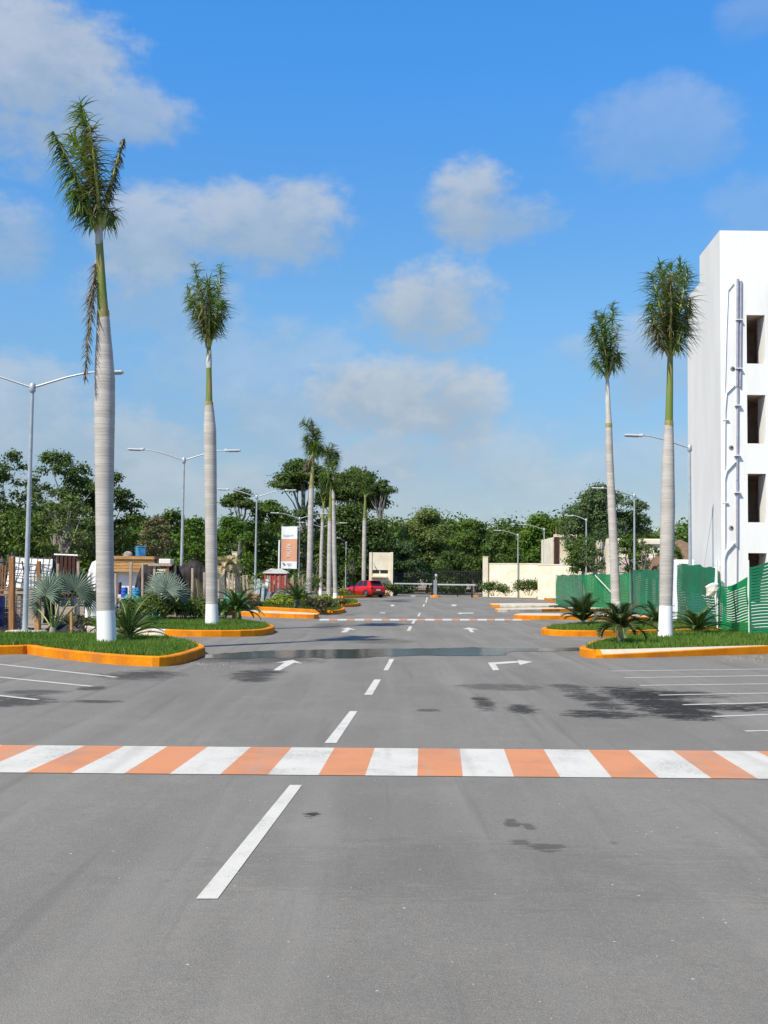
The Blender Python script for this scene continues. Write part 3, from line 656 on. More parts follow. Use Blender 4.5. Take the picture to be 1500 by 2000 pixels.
def guard_house():
    Y = YG - 1; x0, x1 = P(721, 1100, Y).x, P(762, 1100, Y).x; zt = P(740, 1079, Y).z; D = 2.6
    t = thing('guard_house', ((x0 + x1) / 2, Y + 1, 0), 'narrow cream gatehouse with a strip window and ledge', 'gatehouse')
    wx0, wx1 = P(728, 1100, Y).x - x0, P(758, 1100, Y).x - x0; z0, z1 = P(728, 1120, Y).z, P(728, 1113, Y).z
    q = MB(); o = Vector((x0, Y, 0)); hole_wall(q, o, Vector((1, 0, 0)), x1 - x0, zt, [(wx0, wx1, z0, z1)], nrm=Vector((0, -1, 0)), t=.2)
    q.quad((x0, Y, 0), (x0, Y, zt), (x0, Y + D, zt), (x0, Y + D, 0)); q.quad((x1, Y, 0), (x1, Y + D, 0), (x1, Y + D, zt), (x1, Y, zt))
    q.quad((x0, Y, zt), (x1, Y, zt), (x1, Y + D, zt), (x0, Y + D, zt)); q.quad((x0, Y + D, 0), (x0, Y + D, zt), (x1, Y + D, zt), (x1, Y + D, 0))
    q.build('wall', CREAM, t)
    f = MB(); x2 = P(767.5, 1100, Y).x; f.box(((x1 + x2) / 2 + .01, Y + .5, zt / 2 + .02), (x2 - x1, 1.3, zt + .04), bev=.01); f.build('side_fin', CREAM, t)
    w = MB(); w.quad((x0 + wx0, Y + .15, z0), (x0 + wx1, Y + .15, z0), (x0 + wx1, Y + .15, z1), (x0 + wx0, Y + .15, z1)); wo = w.build('window', mat('dark_glass', (.03, .028, .025), .15, spec=.6), t)
    w = MB(); xm = P(742, 1100, Y).x; w.box((xm, Y + .1, (z0 + z1) / 2), (.09, .08, z1 - z0)); w.build('mullion', CREAM, wo)
    zl = P(740, 1126.5, Y).z; w = MB(); w.box(((x0 * .5 + x1 * .5), Y - .22, zl), (x1 - x0 - .5, .44, .12)); w.build('ledge', CREAM, t)
    w = MB(); a = P(727, 1079, Y - .02); w.tube([(a.x, Y - .02, zt), (a.x, Y - .02, .3)], .03, 6); w.build('conduit', GREYMETAL, t)
    w = MB(); a, b = P(729, 1099, Y - .05), P(733, 1108, Y - .3); w.tube([a, b], .05, 6); w.build('camera_arm', GREYMETAL, t)
guard_house()

def gate():
    xa, xb = P(846, 1100, YG).x, P(943, 1100, YG).x; zt = P(900, 1115, YG).z
    t = thing('gate', ((xa + xb) / 2, YG, 0), 'black steel picket gate right of the barrier post', 'gate', 'black gate leaves')
    q = MB()
    for z in (.25, zt - .05): q.box(((xa + xb) / 2, YG, z), (xb - xa, .06, .09))
    q.build('rail', BLACKMETAL, t)
    for i in range(int((xb - xa) / .165) + 1):
        q = MB(); q.box((xa + i * .165, YG, zt / 2 + .06), (.04, .04, zt - .1)); q.build('picket', BLACKMETAL, t)
    for f in (0, .5, .78, 1):
        q = MB(); q.box((xa + (xb - xa) * f, YG + .06, zt / 2), (.11, .05, zt)); q.build('post', BLACKMETAL, t)
    xa, xb = P(770, 1100, YG).x, P(844, 1100, YG).x
    t = thing('gate', ((xa + xb) / 2, YG + .4, 0), 'black steel gate leaf between gatehouse and barrier post', 'gate', 'black gate leaves')
    q = MB()
    for z in (.3, 2.2): q.box(((xa + xb) / 2, YG + 1, z), (xb - xa, .05, .07))
    q.build('rail', BLACKMETAL, t)
    for i in range(int((xb - xa) / .2) + 1):
        q = MB(); q.box((xa + i * .2, YG + 1, 1.2), (.03, .03, 2.2)); q.build('picket', BLACKMETAL, t)
    q = MB(); q.box((P(771, 1100, YG).x + .1, YG + .5, 1.0), (.35, .3, 2.0)); q.build('post', BLACKMETAL, t)
    # barrier post with two arms
    Y = YG - 6; c = P(850, 1150, Y); x = c.x
    t = thing('barrier', (x, Y, 0), 'grey barrier post on an orange base with two white arms', 'barrier')
    q = MB(); q.box((x, Y, .85), (.34, .34, 1.55), bev=.03); q.build('cabinet', GREYMETAL, t)
    q = MB(); q.box((x - .27, Y + .02, .85), (.2, .3, 1.6)); q.build('side_panel', BLACKMETAL, t)
    q = MB(); q.tube([(x + .05, Y, 1.62), (x + .05, Y, 1.95)], .05, 8); q.build('camera_stalk', GREYMETAL, t)
    q = MB(); q.box((x + .07, Y, 2.05), (.22, .3, .25), bev=.04); q.build('camera_head', LAMPW, t)
    q = MB(); q.lathe((x, Y, 0), [(.48, 0), (.46, .12), (.3, .2)], 12); q.build('base', KERB, t)
    za = P(800, 1140, Y).z
    q = MB(); q.box(((x + P(770, 1140, Y).x) / 2 - .15, Y - .25, za), (x - P(770, 1140, Y).x - .3, .07, .11)); q.build('arm', LAMPW, t)
    q = MB(); q.box(((x + P(928, 1140, Y).x) / 2 + .1, Y - .25, za - .04), (P(928, 1140, Y).x - x - .2, .07, .13)); q.build('arm', LAMPW, t)
    q = MB(); xe = P(922, 1140, Y).x; q.box((xe, Y - .2, .5), (.12, .12, 1.0)); q.build('arm_rest', BLACKMETAL, t)
gate()

def cream_house():
    Y = 100.0
    xa, xb = P(1082, 1080, Y).x, P(1140, 1080, Y).x; zt = P(1100, 1049, Y).z
    t = thing('house', ((xa + xb) / 2, Y + 3, 0), 'cream flat roofed house with rusty corner strip behind the wall', 'house')
    q = MB(); q.box(((xa + xb) / 2, Y + 4, zt / 2), (xb - xa, 8, zt)); q.build('wall', CREAM, t)
    xl = P(1066, 1080, Y + 14).x
    q = MB(); q.prism([(xa - .02, Y + .3), (xa - .02, Y + 8), (xl, Y + 16), (xl, Y + 14)], 0, zt - .1); q.build('side_wing', CREAM, t)
    for k in range(3):
        f = .25 + k * .25; px = xa + (xl - xa) * f - .1; py = Y + .3 + (13.7) * f - .1
        q = MB(); q.box((px, py, zt * .72), (.12, .7, 1.5), math.atan2(13.7, xl - xa) - math.pi / 2); q.build('window', DARKROOM, t)
    q = MB(); q.box((xa + .2, Y - .06, zt / 2 + .05), (.42, .1, zt - .1)); q.build('corner_strip', RUST, t)
    q = MB(); q.box(((xa + xb) / 2, Y + .1, zt + .12), (xb - xa, .5, .25)); q.build('parapet', CREAM, t)
    q = MB(); q.tube([(xa + .2, Y + .1, zt), (xa + .2, Y + .1, zt + .9)], .05, 6); q.build('roof_pipe', WOODBR, t)
    Y = 84.0; xa, xb = P(1190, 1080, Y).x, P(1300, 1080, Y).x; zt = P(1250, 1052, Y).z
    t = thing('house', ((xa + xb) / 2, Y + 3, 0), 'larger cream house half hidden behind the leaning palm', 'house')
    q = MB(); q.box(((xa + xb) / 2, Y + 3, zt / 2), (xb - xa, 6, zt)); q.build('wall', CREAM, t)
    q = MB(); q.box(((xa + xb) / 2, Y - .05, zt - .25), (xb - xa + .2, .25, .3)); q.build('cornice', CREAM, t)
    for f in (.25, .7):
        q = MB(); q.box((xa + (xb - xa) * f, Y - .01, zt * .6), (.9, .1, 1.1)); q.build('window', DARKROOM, t)
    Y = 78.0; c = P(1328, 1050, Y); t = thing('thatched_roof', (c.x, Y, 0), 'brown thatched roof rising left of the white block', 'roof')
    q = MB(); q.lathe((c.x, Y, 1.9), [(2.6, 0), (2.3, .8), (1.4, 1.9), (.5, 2.5), (.1, 2.7)], 14); q.build('thatch', EARTHBR, t)
    for dx in (-1.6, 1.6):
        q = MB(); q.tube([(c.x + dx, Y, 0), (c.x + dx, Y, 2)], .1, 8); q.build('post', WOODBR, t)
cream_house()

# ------------------------------------------------------------------ green netting
NET = leafmat('green_netting', (.01, .15, .075), (.016, .2, .1), .22, .45, 1.0)
NETB = leafmat('bright_netting', (.008, .24, .08), (.01, .29, .1), .4, .45, 1.0)
def net_panel(root, a, b, za, zb, m, rows, gap, vstep=.4, wave=.02, sag=0.0, seed=0, vw=.06, slant=0.0, closed=.5):
    a, b = Vector(a), Vector(b); d = b - a; L = d.length; d.normalize(); n = Vector((-d.y, d.x, 0))
    rng = random.Random(seed); S = max(8, int(L / .09)); V = []
    ph = [rng.uniform(0, 6.3) for _ in range(6)]
    def pt(u, v):
        w = u * L; top = za + (zb - za) * u - sag * math.sin(math.pi * u) - .03 * math.sin(w * 3 + ph[0])
        bulge = .05 * math.sin(w * 1.7 + ph[1] + v * 2) + .03 * math.sin(w * 4.1 + ph[2] - v * 3) + .02 * math.sin(v * 9 + w + ph[4])
        z = .03 + (top - .03) * v + wave * math.sin(w * 5.3 + ph[3] + v * 5) * v * (1 - v) * 2
        p = a + d * (w + slant * v) + n * bulge; return (p.x, p.y, z)
    for r in range(rows):
        v0, v1 = r / rows, (r + 1 - gap) / rows
        for i in range(S):
            u0, u1 = i / S, (i + 1) / S
            if mnoise.noise(Vector((u0 * L * .7, v0 * 2.2 + seed * 9, seed))) > .55 - closed: v1 = (r + 1) / rows
            V += [pt(u0, v0), pt(u1, v0), pt(u1, v1), pt(u0, v1)]
    nv = max(2, int(L / vstep))
    for k in range(nv + 1):
        u0 = min(1 - vw / L, k / nv); u1 = u0 + vw / L
        for r in range(rows):
            v0, v1 = (r + 1 - gap) / rows, (r + 1) / rows
            V += [pt(u0, v0), pt(u1, v0), pt(u1, v1), pt(u0, v1)]
    return fast_mesh('net_panel', V, 4, m, root)
def netting():
    t = thing('netting_fence', P(1232, 1190, 55).xy.to_3d(), 'green plastic netting fence round the building site', 'fence')
    pp = lambda px, Y: Vector((P(px, 1180, Y).x, Y, 0)); zz = lambda px, py, Y: P(px, py, Y).z
    S = [(1086, 73, 1123, 1142, 67, 1122, NET, 26, .07, .03, 0), (1142, 67, 1122, 1232, 59, 1120, NETB, 26, .07, .03, 0),
         (1230, 53, 1114, 1318, 45, 1112, NET, 24, .09, .04, 0), (1312, 44, 1103, 1398, 37, 1110, NET, 24, .2, .03, -.06),
         (1398, 37, 1114, 1418, 35, 1142, NET, 22, .2, .03, .0), (1408, 33.5, 1142, 1463, 32.5, 1128, NETB, 22, .26, .08, .12), (1463, 32.4, 1106, 1620, 31, 1066, NET, 24, .2, .04, 0)]
    for i, (x0, Y0, t0, x1, Y1, t1, m, rows, gap, wave, sag) in enumerate(S):
        net_panel(t, pp(x0, Y0), pp(x1, Y1), zz(x0, t0, Y0), zz(x1, t1, Y1), m, rows, gap, wave=wave, sag=sag, seed=i + 2, vstep=.42 if i < 5 else .5, closed=(-1, -1, -1, .12, .2, .25, .2)[i])
    for (x, Y, yt) in [(1086, 73, 1121), (1142, 67, 1118), (1231, 57, 1112), (1315, 44.5, 1101), (1402, 36.2, 1093), (1464, 32.45, 1094)]:
        p = pp(x, Y); q = MB(); q.tube([(p.x, p.y + .06, 0), (p.x, p.y + .06, zz(x, yt, Y))], .02, 6); q.build('post', PVC if x > 1400 else GREYMETAL, t)
    q = MB(); a, b = P(1162, 1124, 64.5), P(1196, 1160, 61.5); q.tube([a + Vector((0, -.12, 0)), b + Vector((0, -.12, 0))], .025, 5); q.build('tie_rope', WHITESHEET, t)
    # plastic bag caught on the corner
    c = P(1390, 1151, 36.2); rng = random.Random(3); q = MB()
    prof = [(.02, -.27), (.12, -.2), (.17, -.05), (.19, .08), (.14, .17), (.05, .21)]; vs = []
    for r, z in prof:
        for j in range(10):
            k = r * rng.uniform(.7, 1.25); an = j * .628; vs.append(c + Vector((k * math.cos(an) * 1.05 + z * .35, k * math.sin(an) * .5, z)))
    q.add(vs, [(i * 10 + j, i * 10 + (j + 1) % 10, (i + 1) * 10 + (j + 1) % 10, (i + 1) * 10 + j) for i in range(5) for j in range(10)])
    tag(q.build('plastic_bag', mat('bag_white', (.74, .73, .68), .5, col2=(.66, .6, .36), scale=6, edge=(.5, .68))), 'crumpled white and yellow bag hung on the netting corner', 'bag')
netting()

# ------------------------------------------------------------------ street lamps
LH = 6.4
def make_lamp(double):
    t = thing('street_lamp', (0, 0, 0), 'x', 'street lamp')
    q = MB(); q.lathe((0, 0, 0), [(.074, .02), (.072, .6), (.044, LH)], 14); q.build('pole', STEEL, t, True)
    q = MB(); q.box((0, 0, .015), (.32, .32, .03), bev=.008)
    for sx in (-1, 1):
        for sy in (-1, 1): q.lathe((sx * .12, sy * .12, .03), [(.018, 0), (.018, .05)], 6)
    q.build('base_plate', STEEL, t, True)
    q = MB(); q.lathe((0, 0, LH - .08), [(.07, 0), (.085, .03), (.085, .2), (.05, .24)], 10); q.build('cap', STEEL, t, True)
    for s in ((-1, 1) if double else (-1,)):
        q = MB(); q.tube([(s * .06, 0, LH + .06), (s * .9, 0, LH + .33), (s * 1.45, 0, LH + .46), (s * 1.75, 0, LH + .48)], [.03, .027, .025, .023], 8); q.build('arm', STEEL, t, True)
        q = MB(); x = s * 2.05; a = s * -.03
        M_ = Matrix.Rotation(a, 3, 'Y')
        q.box((x, 0, LH + .475), (.68, .24, .07), M=M_, bev=.025); q.box((x - s * .28, 0, LH + .49), (.16, .14, .1), M=M_, bev=.02)
        h = q.build('lamp_head', LAMPW, t, True)
        q = MB(); q.box((x + s * .05, 0, LH + .434), (.46, .18, .02), M=M_); q.build('lens', LENS, h, True)
    return t
LD = make_lamp(True); LS = make_lamp(False)
first = {True: LD, False: LS}; used = set()
for (px, Y, dbl, z0, lab, rz) in [
    (56, 29.6, True, .12, 'nearest double armed lamp post, left of the tallest palm', 0), (357, 47.5, True, .1, 'double armed lamp post left of the second palm', 0),
    (501, 68, True, .05, 'double armed lamp post left of the white and peach banner', 0), (585.5, 92, True, .05, 'double armed lamp post just right of the banner', 0),
    (629, 106, True, .0, 'far double armed lamp post behind the twin palms', 0), (677, 120, False, -1.0, 'farthest small lamp post between twin palms and gatehouse', 1.2),
    (1347.5, 41.0, False, .1, 'nearest single armed lamp post against the white block', 0), (1239, 64, False, .1, 'single armed lamp post right of the leaning palm', -.15),
    (1145, 89, False, .05, 'single armed lamp post before the right bushy tree', -1.1), (1063, 106, False, .05, 'single armed lamp post at the bend of the cream wall', 0),
    (1012, 115 - 5, False, -.35, 'farthest right lamp post before the plain cream wall', 0)]:
    if dbl in used: o = copy_tree(first[dbl])
    else: o = first[dbl]; used.add(dbl)
    o.location = (P(px, 1000, Y).x, Y, z0); o.rotation_euler = (0, 0, rz)
    tag(o, lab, 'street lamp', 'street lamps along both sides')
q = MB(); c = G(48, 1239, .1); q.box((P(51, 1239, 29.6).x, 29.6, .06), (.95, .6, .2), bev=.03)
tag(q.build('lamp_footing', KERBWHITE), 'square concrete footing of the nearest left lamp post', 'footing', kind='structure')

# ------------------------------------------------------------------ royal palms
def curve3(p0, p1, p2, n):
    out = []
    for i in range(n + 1):
        t = i / n; out.append(p0 * (1 - t) ** 2 + p1 * 2 * t * (1 - t) + p2 * t * t)
    return out
def frond(parent, pts, L, n, seed, leaf, rach, r0=.035, droop=.5, start=.12, width=.03, spread=.8, side=None, name='frond', local=False, vang=(0, 6.283), curl=1.0):
    rng = random.Random(seed); N = len(pts) - 1
    q = MB(); q.tube(pts, [r0 * (1 - .85 * i / N) + .003 for i in range(N + 1)], 6, 1)
    V = []
    for k in range(n):
        t = start + (1 - start) * (k + rng.random()) / n; f = t * N; i = min(N - 1, int(f)); p = pts[i].lerp(pts[i + 1], f - i)
        tan = (pts[i + 1] - pts[i]).normalized()
        a = Vector((0, 0, 1)) if abs(tan.z) < .9 else Vector((0, 1, 0))
        u = (a - tan * a.dot(tan)).normalized(); w = tan.cross(u)
        ang = rng.uniform(*vang) + (0 if k % 2 else math.pi)
        lat = (u * math.cos(ang) + w * math.sin(ang))
        if side is not None: lat = (lat + side * .7).normalized()
        ln = L * (.45 + .55 * math.sin(math.pi * min(1, .12 + t * .86))) * rng.uniform(.5, 1.35)
        d = (tan * (1 - spread) + lat * spread).normalized(); pp = p.copy(); wd = width * rng.uniform(.7, 1.2)
        flat = d.cross(Vector((rng.uniform(-.5, .5), rng.uniform(-.5, .5), 1))).normalized()
        prev = None; segs = 3
        for s in range(segs + 1):
            ww = wd * (1, .9, .6, .05)[s] * .5; e = (pp - flat * ww, pp + flat * ww)
            if prev: V += [prev[0], prev[1], e[1], e[0]]
            prev = e
            d = (d + Vector((0, 0, -1)) * droop * rng.uniform(.4, 1.1) + Vector((rng.uniform(-.16, .16), rng.uniform(-.16, .16), rng.uniform(-.1, .1))) * curl).normalized()
            pp = pp + d * (ln / segs)
    b = len(q.v)
    for j in range(0, len(V), 4): q.add(V[j:j + 4], [(0, 1, 2, 3)], 0)
    return q.build(name, [leaf, rach], parent, local)
def palm(label, Y, z0, painted, trunk, shaft, fronds, shaftm=SHAFTM, seed=1, ppm=None, group='royal palms along the street', spathe=None):
    if Y < 60: Y = G(painted[0][0], painted[0][1], z0).y
    root = thing('royal_palm', (P(painted[0][0], painted[0][1], Y).x, Y, z0), label, 'palm tree', group)
    s = Y / FPX
    def col(name, prof, m, n=20, rings=0.0, seed=0):
        rng = random.Random(seed); pts = [P(x, y, Y) for x, y, h in prof]; rad = [h * s for x, y, h in prof]
        P2, R2 = [], []
        for i in range(len(pts) - 1):
            k = max(1, int((pts[i + 1] - pts[i]).length / (.085 if rings else .3)))
            for j in range(k):
                t = j / k; tt = t * t * (3 - 2 * t)
                P2.append(pts[i].lerp(pts[i + 1], t)); R2.append(rad[i] + (rad[i + 1] - rad[i]) * (tt * .5 + t * .5))
        P2.append(pts[-1]); R2.append(rad[-1])
        if rings: R2 = [r * (1 + (rng.uniform(.3, 1.6) * rings if i % 2 else -rings * .4)) for i, r in enumerate(R2)]
        q = MB(); q.tube(P2, R2, n); return q.build(name, m, root)
    painted = [(x, y, h) for x, y, h in painted]
    b0 = painted[0]; painted = [(b0[0], b0[1] + 4, b0[2] * 1.03)] + painted
    col('painted_base', painted, LIME, rings=.006, seed=seed)
    col('trunk', trunk, TRUNKM, rings=.011, seed=seed + 1)
    col('crownshaft', shaft, shaftm, 14)
    x0, y0, h0 = trunk[-1]; mpx = .09 / s
    col('sheath_scar', [(x0, y0 + mpx * 1.3, h0 * 1.04), (x0, y0, h0 * 1.03), (x0, y0 - mpx * .8, (h0 + shaft[0][2]) / 2)], SHAFTBR)
    if spathe: col('spathe', spathe, SHAFTGREY, 10)
    for i, fr in enumerate(fronds):
        (x0, y0), (x1, y1), (x2, y2), dy, L, kind = fr[:6]; opt = fr[6] if len(fr) > 6 else {}
        a = P(x0, y0, Y); b = P(x1, y1, Y + dy * .5); c = P(x2, y2, Y + dy)
        b = b * 2 - (a + c) / 2              # control point so that the curve passes through the middle photo point
        lm, rm = {'g': (PALMLEAF, RACHIS), 'm': (PALMMIX, RACHIS), 'b': (PALMBROWN, RACHISBR), 'gb': (PALMLEAF, RACHISBR)}[kind]
        ln = (a - c).length
        o = frond(root, curve3(a, b, c, 14), L * (1 if kind == 'b' else 1.02), int(opt.get('n', int(60 + 60 * ln)) * (1 if kind == 'b' else 1.15)), seed * 31 + i, lm, rm, r0=opt.get('r', .05), side=Vector(opt['side']) if 'side' in opt else (None if kind == 'b' else Vector((0, .75 if dy < .6 else .2, -.1))), droop=opt.get('droop', .32) * .8, curl=.7, start=opt.get('start', .14), width=opt.get('w', .042) * .78, spread=opt.get('spread', .62), name=opt.get('name', 'frond'))
        if opt.get('label'): o['label'] = opt['label']
    return root
palm('tallest royal palm with a dead brown frond hanging beside it', 25.0, .18,
     [(208.5, 1255, 19), (208, 1225, 18.3), (206.5, 1193, 17.8)], [(206.5, 1193, 17.5), (205, 1100, 17), (204, 1000, 17.2), (204, 900, 18.6), (204.3, 800, 20), (204.3, 740, 20), (203.3, 690, 17), (202.3, 650, 14), (201.6, 612, 11.8)],
     [(201.5, 614, 11), (199, 570, 9.6), (196.5, 520, 8.2), (194, 470, 7.2), (193, 440, 5.5)],
     [((191, 455), (158, 368), (104, 256), -.5, .58, 'g', dict(n=330, droop=.75, side=(-.6, .6, -.6), r=.065, start=.2)), ((195, 445), (185, 320), (157, 200), .4, .66, 'g', dict(n=360, droop=.55, side=(-.9, .3, -.2), r=.055, start=.2)),
      ((199, 445), (217, 360), (242, 270), -.2, .23, 'm', dict(n=230, r=.055, droop=.9, start=.3, side=(.1, .6, -.5))), ((194, 450), (178, 345), (138, 262), .9, .6, 'g', dict(n=260, droop=.5)),
      ((198, 450), (213, 420), (221, 420), .8, .42, 'g', dict(n=110, droop=.9)),
      ((195, 445), (188, 350), (176, 245), -.8, .5, 'm', dict(n=200, droop=.4)), ((190, 455), (165, 405), (140, 372), -.6, .5, 'g', dict(n=150, droop=.8)),
            ((189, 506), (177, 600), (166, 738), -.35, .3, 'b', dict(n=420, r=.03, start=.04, droop=.35, spread=.55, name='dead_frond', label='dead brown frond hanging straight down', w=.03))], seed=1, spathe=[(193.5, 478, 7.9), (193.6, 450, 7.6), (194.5, 432, 4)])
palm('second left palm in the oval lawn, with a tight green crown', 35.0, .18,
     [(414, 1220, 13.3), (413.5, 1180, 12)], [(413.5, 1180, 11.7), (412, 1000, 11.6), (411, 900, 12.2), (410, 840, 12.2), (409, 810, 10), (408.5, 789, 8)],
     [(408.3, 790, 6.8), (408.3, 740, 5.6), (408, 700, 5), (408, 665, 3.8)],
     [((408, 680), (408, 615), (408, 548), -.9, .62, 'g', dict(n=230)), ((410, 675), (424, 600), (431, 516), .3, .6, 'g', dict(n=260)), ((405, 680), (391, 625), (368, 577), -.2, .5, 'gb', dict(n=180, droop=.5)),
      ((406, 675), (393, 595), (381, 515), .4, .55, 'g', dict(n=240)), ((409, 670), (411, 600), (404, 548), 1.2, .65, 'g', dict(n=220)), ((411, 668), (430, 622), (436, 585), .5, .45, 'g', dict(n=150, droop=.7)),
      ((404, 672), (386, 610), (366, 560), .9, .5, 'g', dict(n=170, droop=.6)), ((408, 675), (400, 610), (392, 560), -1.1, .5, 'm', dict(n=150, droop=.6))], seed=2, spathe=[(408.2, 719, 5.7), (408.2, 700, 5.6), (409, 684, 4)])
palm('right palm with the smooth green crownshaft and fullest crown', 27.7, .18,
     [(1299.5, 1243, 14.6), (1300, 1215, 13.4), (1300.5, 1183, 12.8)], [(1300.5, 1183, 12.6), (1302, 1100, 13.4), (1304, 1000, 14), (1305, 900, 11.8), (1306, 850, 9.6), (1306.5, 827, 8.4)],
     [(1306.5, 828, 7.8), (1308, 760, 6.8), (1309, 700, 5.6), (1309.5, 670, 4.4)],
     [((1309, 690), (1310.5, 610), (1311, 538), -.8, .62, 'm', dict(n=260, r=.05, droop=.3)), ((1307, 690), (1290, 605), (1272, 532), .3, .66, 'g', dict(n=280)), ((1311, 690), (1328, 605), (1344, 524), .2, .62, 'g', dict(n=280)),
      ((1308, 680), (1301, 590), (1288, 512), .8, .6, 'g', dict(n=260)), ((1311, 680), (1321, 590), (1329, 512), .8, .6, 'g', dict(n=260)), ((1305, 690), (1282, 640), (1268, 590), .4, .6, 'g', dict(n=200, droop=.7)),
      ((1312, 690), (1334, 640), (1350, 585), .5, .6, 'm', dict(n=200, droop=.6)), ((1309, 680), (1311, 600), (1312, 515), 1.3, .62, 'g', dict(n=240)), ((1306, 695), (1287, 655), (1277, 630), -.6, .5, 'm', dict(n=140, droop=.8)),
      ((1312, 695), (1328, 655), (1336, 625), -.4, .52, 'g', dict(n=150, droop=.8))], seed=3)
palm('slim leaning right palm with a pale grey crownshaft', 48.9, .15,
     [(1204, 1200, 10.5), (1203, 1175, 9.6)], [(1203, 1175, 9.4), (1200, 1100, 8.8), (1196.5, 1020, 8.2), (1193, 950, 7.6), (1190, 880, 7), (1189, 830, 6.5)],
     [(1189, 831, 6.2), (1187.5, 790, 5), (1186.5, 750, 3.8), (1186, 730, 2.8)],
     [((1186, 738), (1180, 675), (1163, 607), -.4, .8, 'g', dict(n=260, w=.06)), ((1188, 738), (1198, 690), (1209, 632), -.3, .5, 'gb', dict(n=160, w=.055, r=.06)), ((1187, 730), (1194, 660), (1197, 592), .8, .75, 'g', dict(n=230, w=.06)),
      ((1185, 735), (1170, 670), (1156, 640), .6, .75, 'g', dict(n=200, w=.06, droop=.6)), ((1187, 735), (1182, 660), (1176, 612), 1.1, .8, 'g', dict(n=210, w=.06)), ((1189, 735), (1203, 700), (1207, 690), .8, .7, 'g', dict(n=130, w=.06, droop=.8)),
      ((1185, 740), (1170, 715), (1160, 705), -.5, .6, 'g', dict(n=110, w=.055, droop=.8))], SHAFTGREY, seed=4)
palm('far left palm with a swept crown and brown dead frond below it', 77.0, .15,
     [(602.5, 1174, 6.4), (603, 1163, 5.8)], [(603, 1163, 5.6), (605, 1100, 5.6), (607, 1000, 5.4), (608.5, 950, 5)],
     [(608.5, 951, 4.6), (610, 920, 3.6), (611, 890, 2.6)],
     [((611, 895), (610, 850), (589, 824), -.5, .8, 'g', dict(n=190, w=.08)), ((611, 895), (615, 865), (623, 842), .4, .8, 'g', dict(n=180, w=.08)), ((611, 890), (611, 850), (608, 824), .8, .7, 'm', dict(n=150, w=.08)),
      ((610, 897), (603, 870), (597, 852), .9, .8, 'g', dict(n=150, w=.08, droop=.7)), ((612, 897), (620, 880), (627, 872), .9, .8, 'g', dict(n=140, w=.08, droop=.8)), ((613, 895), (617, 870), (619, 868), -.8, .8, 'g', dict(n=140, w=.08, droop=.9)),
      ((607, 893), (602, 905), (593, 919), -.3, .4, 'b', dict(n=150, w=.09, name='dead_frond', droop=.7))], SHAFTBR, seed=5)
palm('front trunk of the twin palms, white painted, with a drooping low crown', 81.0, .15,
     [(642, 1172, 5.7), (642.5, 1158, 5)], [(642.5, 1158, 4.9), (643.5, 1090, 4.8), (644.5, 1014, 4.2)], [(644.5, 1015, 3.6), (645.5, 985, 2.8), (646, 960, 2)],
     [((646, 965), (641, 925), (630, 925), -.4, .85, 'g', dict(n=150, w=.08, droop=.8)), ((646, 962), (640, 935), (628, 945), .3, .8, 'g', dict(n=150, w=.08, droop=.9)), ((646, 962), (643, 925), (637, 903), .4, .8, 'g', dict(n=150, w=.08)),
      ((646, 962), (649, 930), (652, 912), .4, .7, 'g', dict(n=120, w=.08)), ((646, 960), (652, 945), (656, 948), .3, .7, 'g', dict(n=90, w=.08, droop=.9))], seed=6)
palm('rear trunk of the twin palms with the upright pale green crown', 84.0, .15,
     [(655, 1170, 5), (655, 1158, 4.5)], [(655, 1158, 4.3), (653, 1080, 4.2), (651, 975, 3.8)], [(651, 976, 3.4), (650, 940, 2.8), (649.5, 915, 2)],
     [((649.5, 922), (648, 890), (649, 866), -.3, .75, 'm', dict(n=150, w=.08)), ((649, 920), (641, 885), (626, 879), .3, .8, 'g', dict(n=170, w=.08, droop=.7)), ((650, 918), (655, 892), (657, 884), .4, .7, 'g', dict(n=130, w=.08, droop=.7)),
      ((649, 920), (644, 890), (640, 876), .7, .8, 'g', dict(n=140, w=.08)), ((650, 920), (653, 900), (656, 900), -.5, .7, 'g', dict(n=100, w=.08, droop=.9))], SHAFTGREY, seed=7)
palm('far palm beside the gatehouse with yellow green crownshaft', 104.0, 0.0,
     [(710.5, 1160, 4.4), (710.5, 1140, 4.2)], [(710.5, 1140, 4.1), (711, 1080, 4), (712, 1014, 3.7)], [(712, 1015, 3), (713, 990, 2.6), (713.5, 970, 1.6)],
     [((713.5, 975), (714.5, 940), (715, 910), -.2, .5, 'g', dict(n=140, w=.09)), ((713, 975), (703, 935), (687, 912), .3, .75, 'g', dict(n=150, w=.09)), ((714, 973), (721, 945), (729, 937), .3, .7, 'g', dict(n=130, w=.09, droop=.7)),
      ((713, 975), (707, 945), (702, 925), .6, .7, 'm', dict(n=120, w=.09)), ((714, 972), (718, 950), (720, 935), .8, .7, 'g', dict(n=110, w=.09))], SHAFTM, seed=8)
palm('slim grey palm stem rising left of the twin palms', 98.0, 0.0,
     [(626, 1160, 3.6), (626.5, 1150, 3.4)], [(626.5, 1150, 3.3), (627.5, 1080, 3.3), (630, 1016, 3)], [(630, 1017, 2.6), (631, 1000, 2.2), (632, 985, 1.4)],
     [((632, 990), (626, 968), (618, 964), .2, .8, 'g', dict(n=110, w=.09)), ((632, 990), (636, 968), (641, 966), .3, .8, 'g', dict(n=110, w=.09)), ((632, 988), (632, 965), (631, 955), .4, .8, 'm', dict(n=100, w=.09))], SHAFTBR, seed=9)

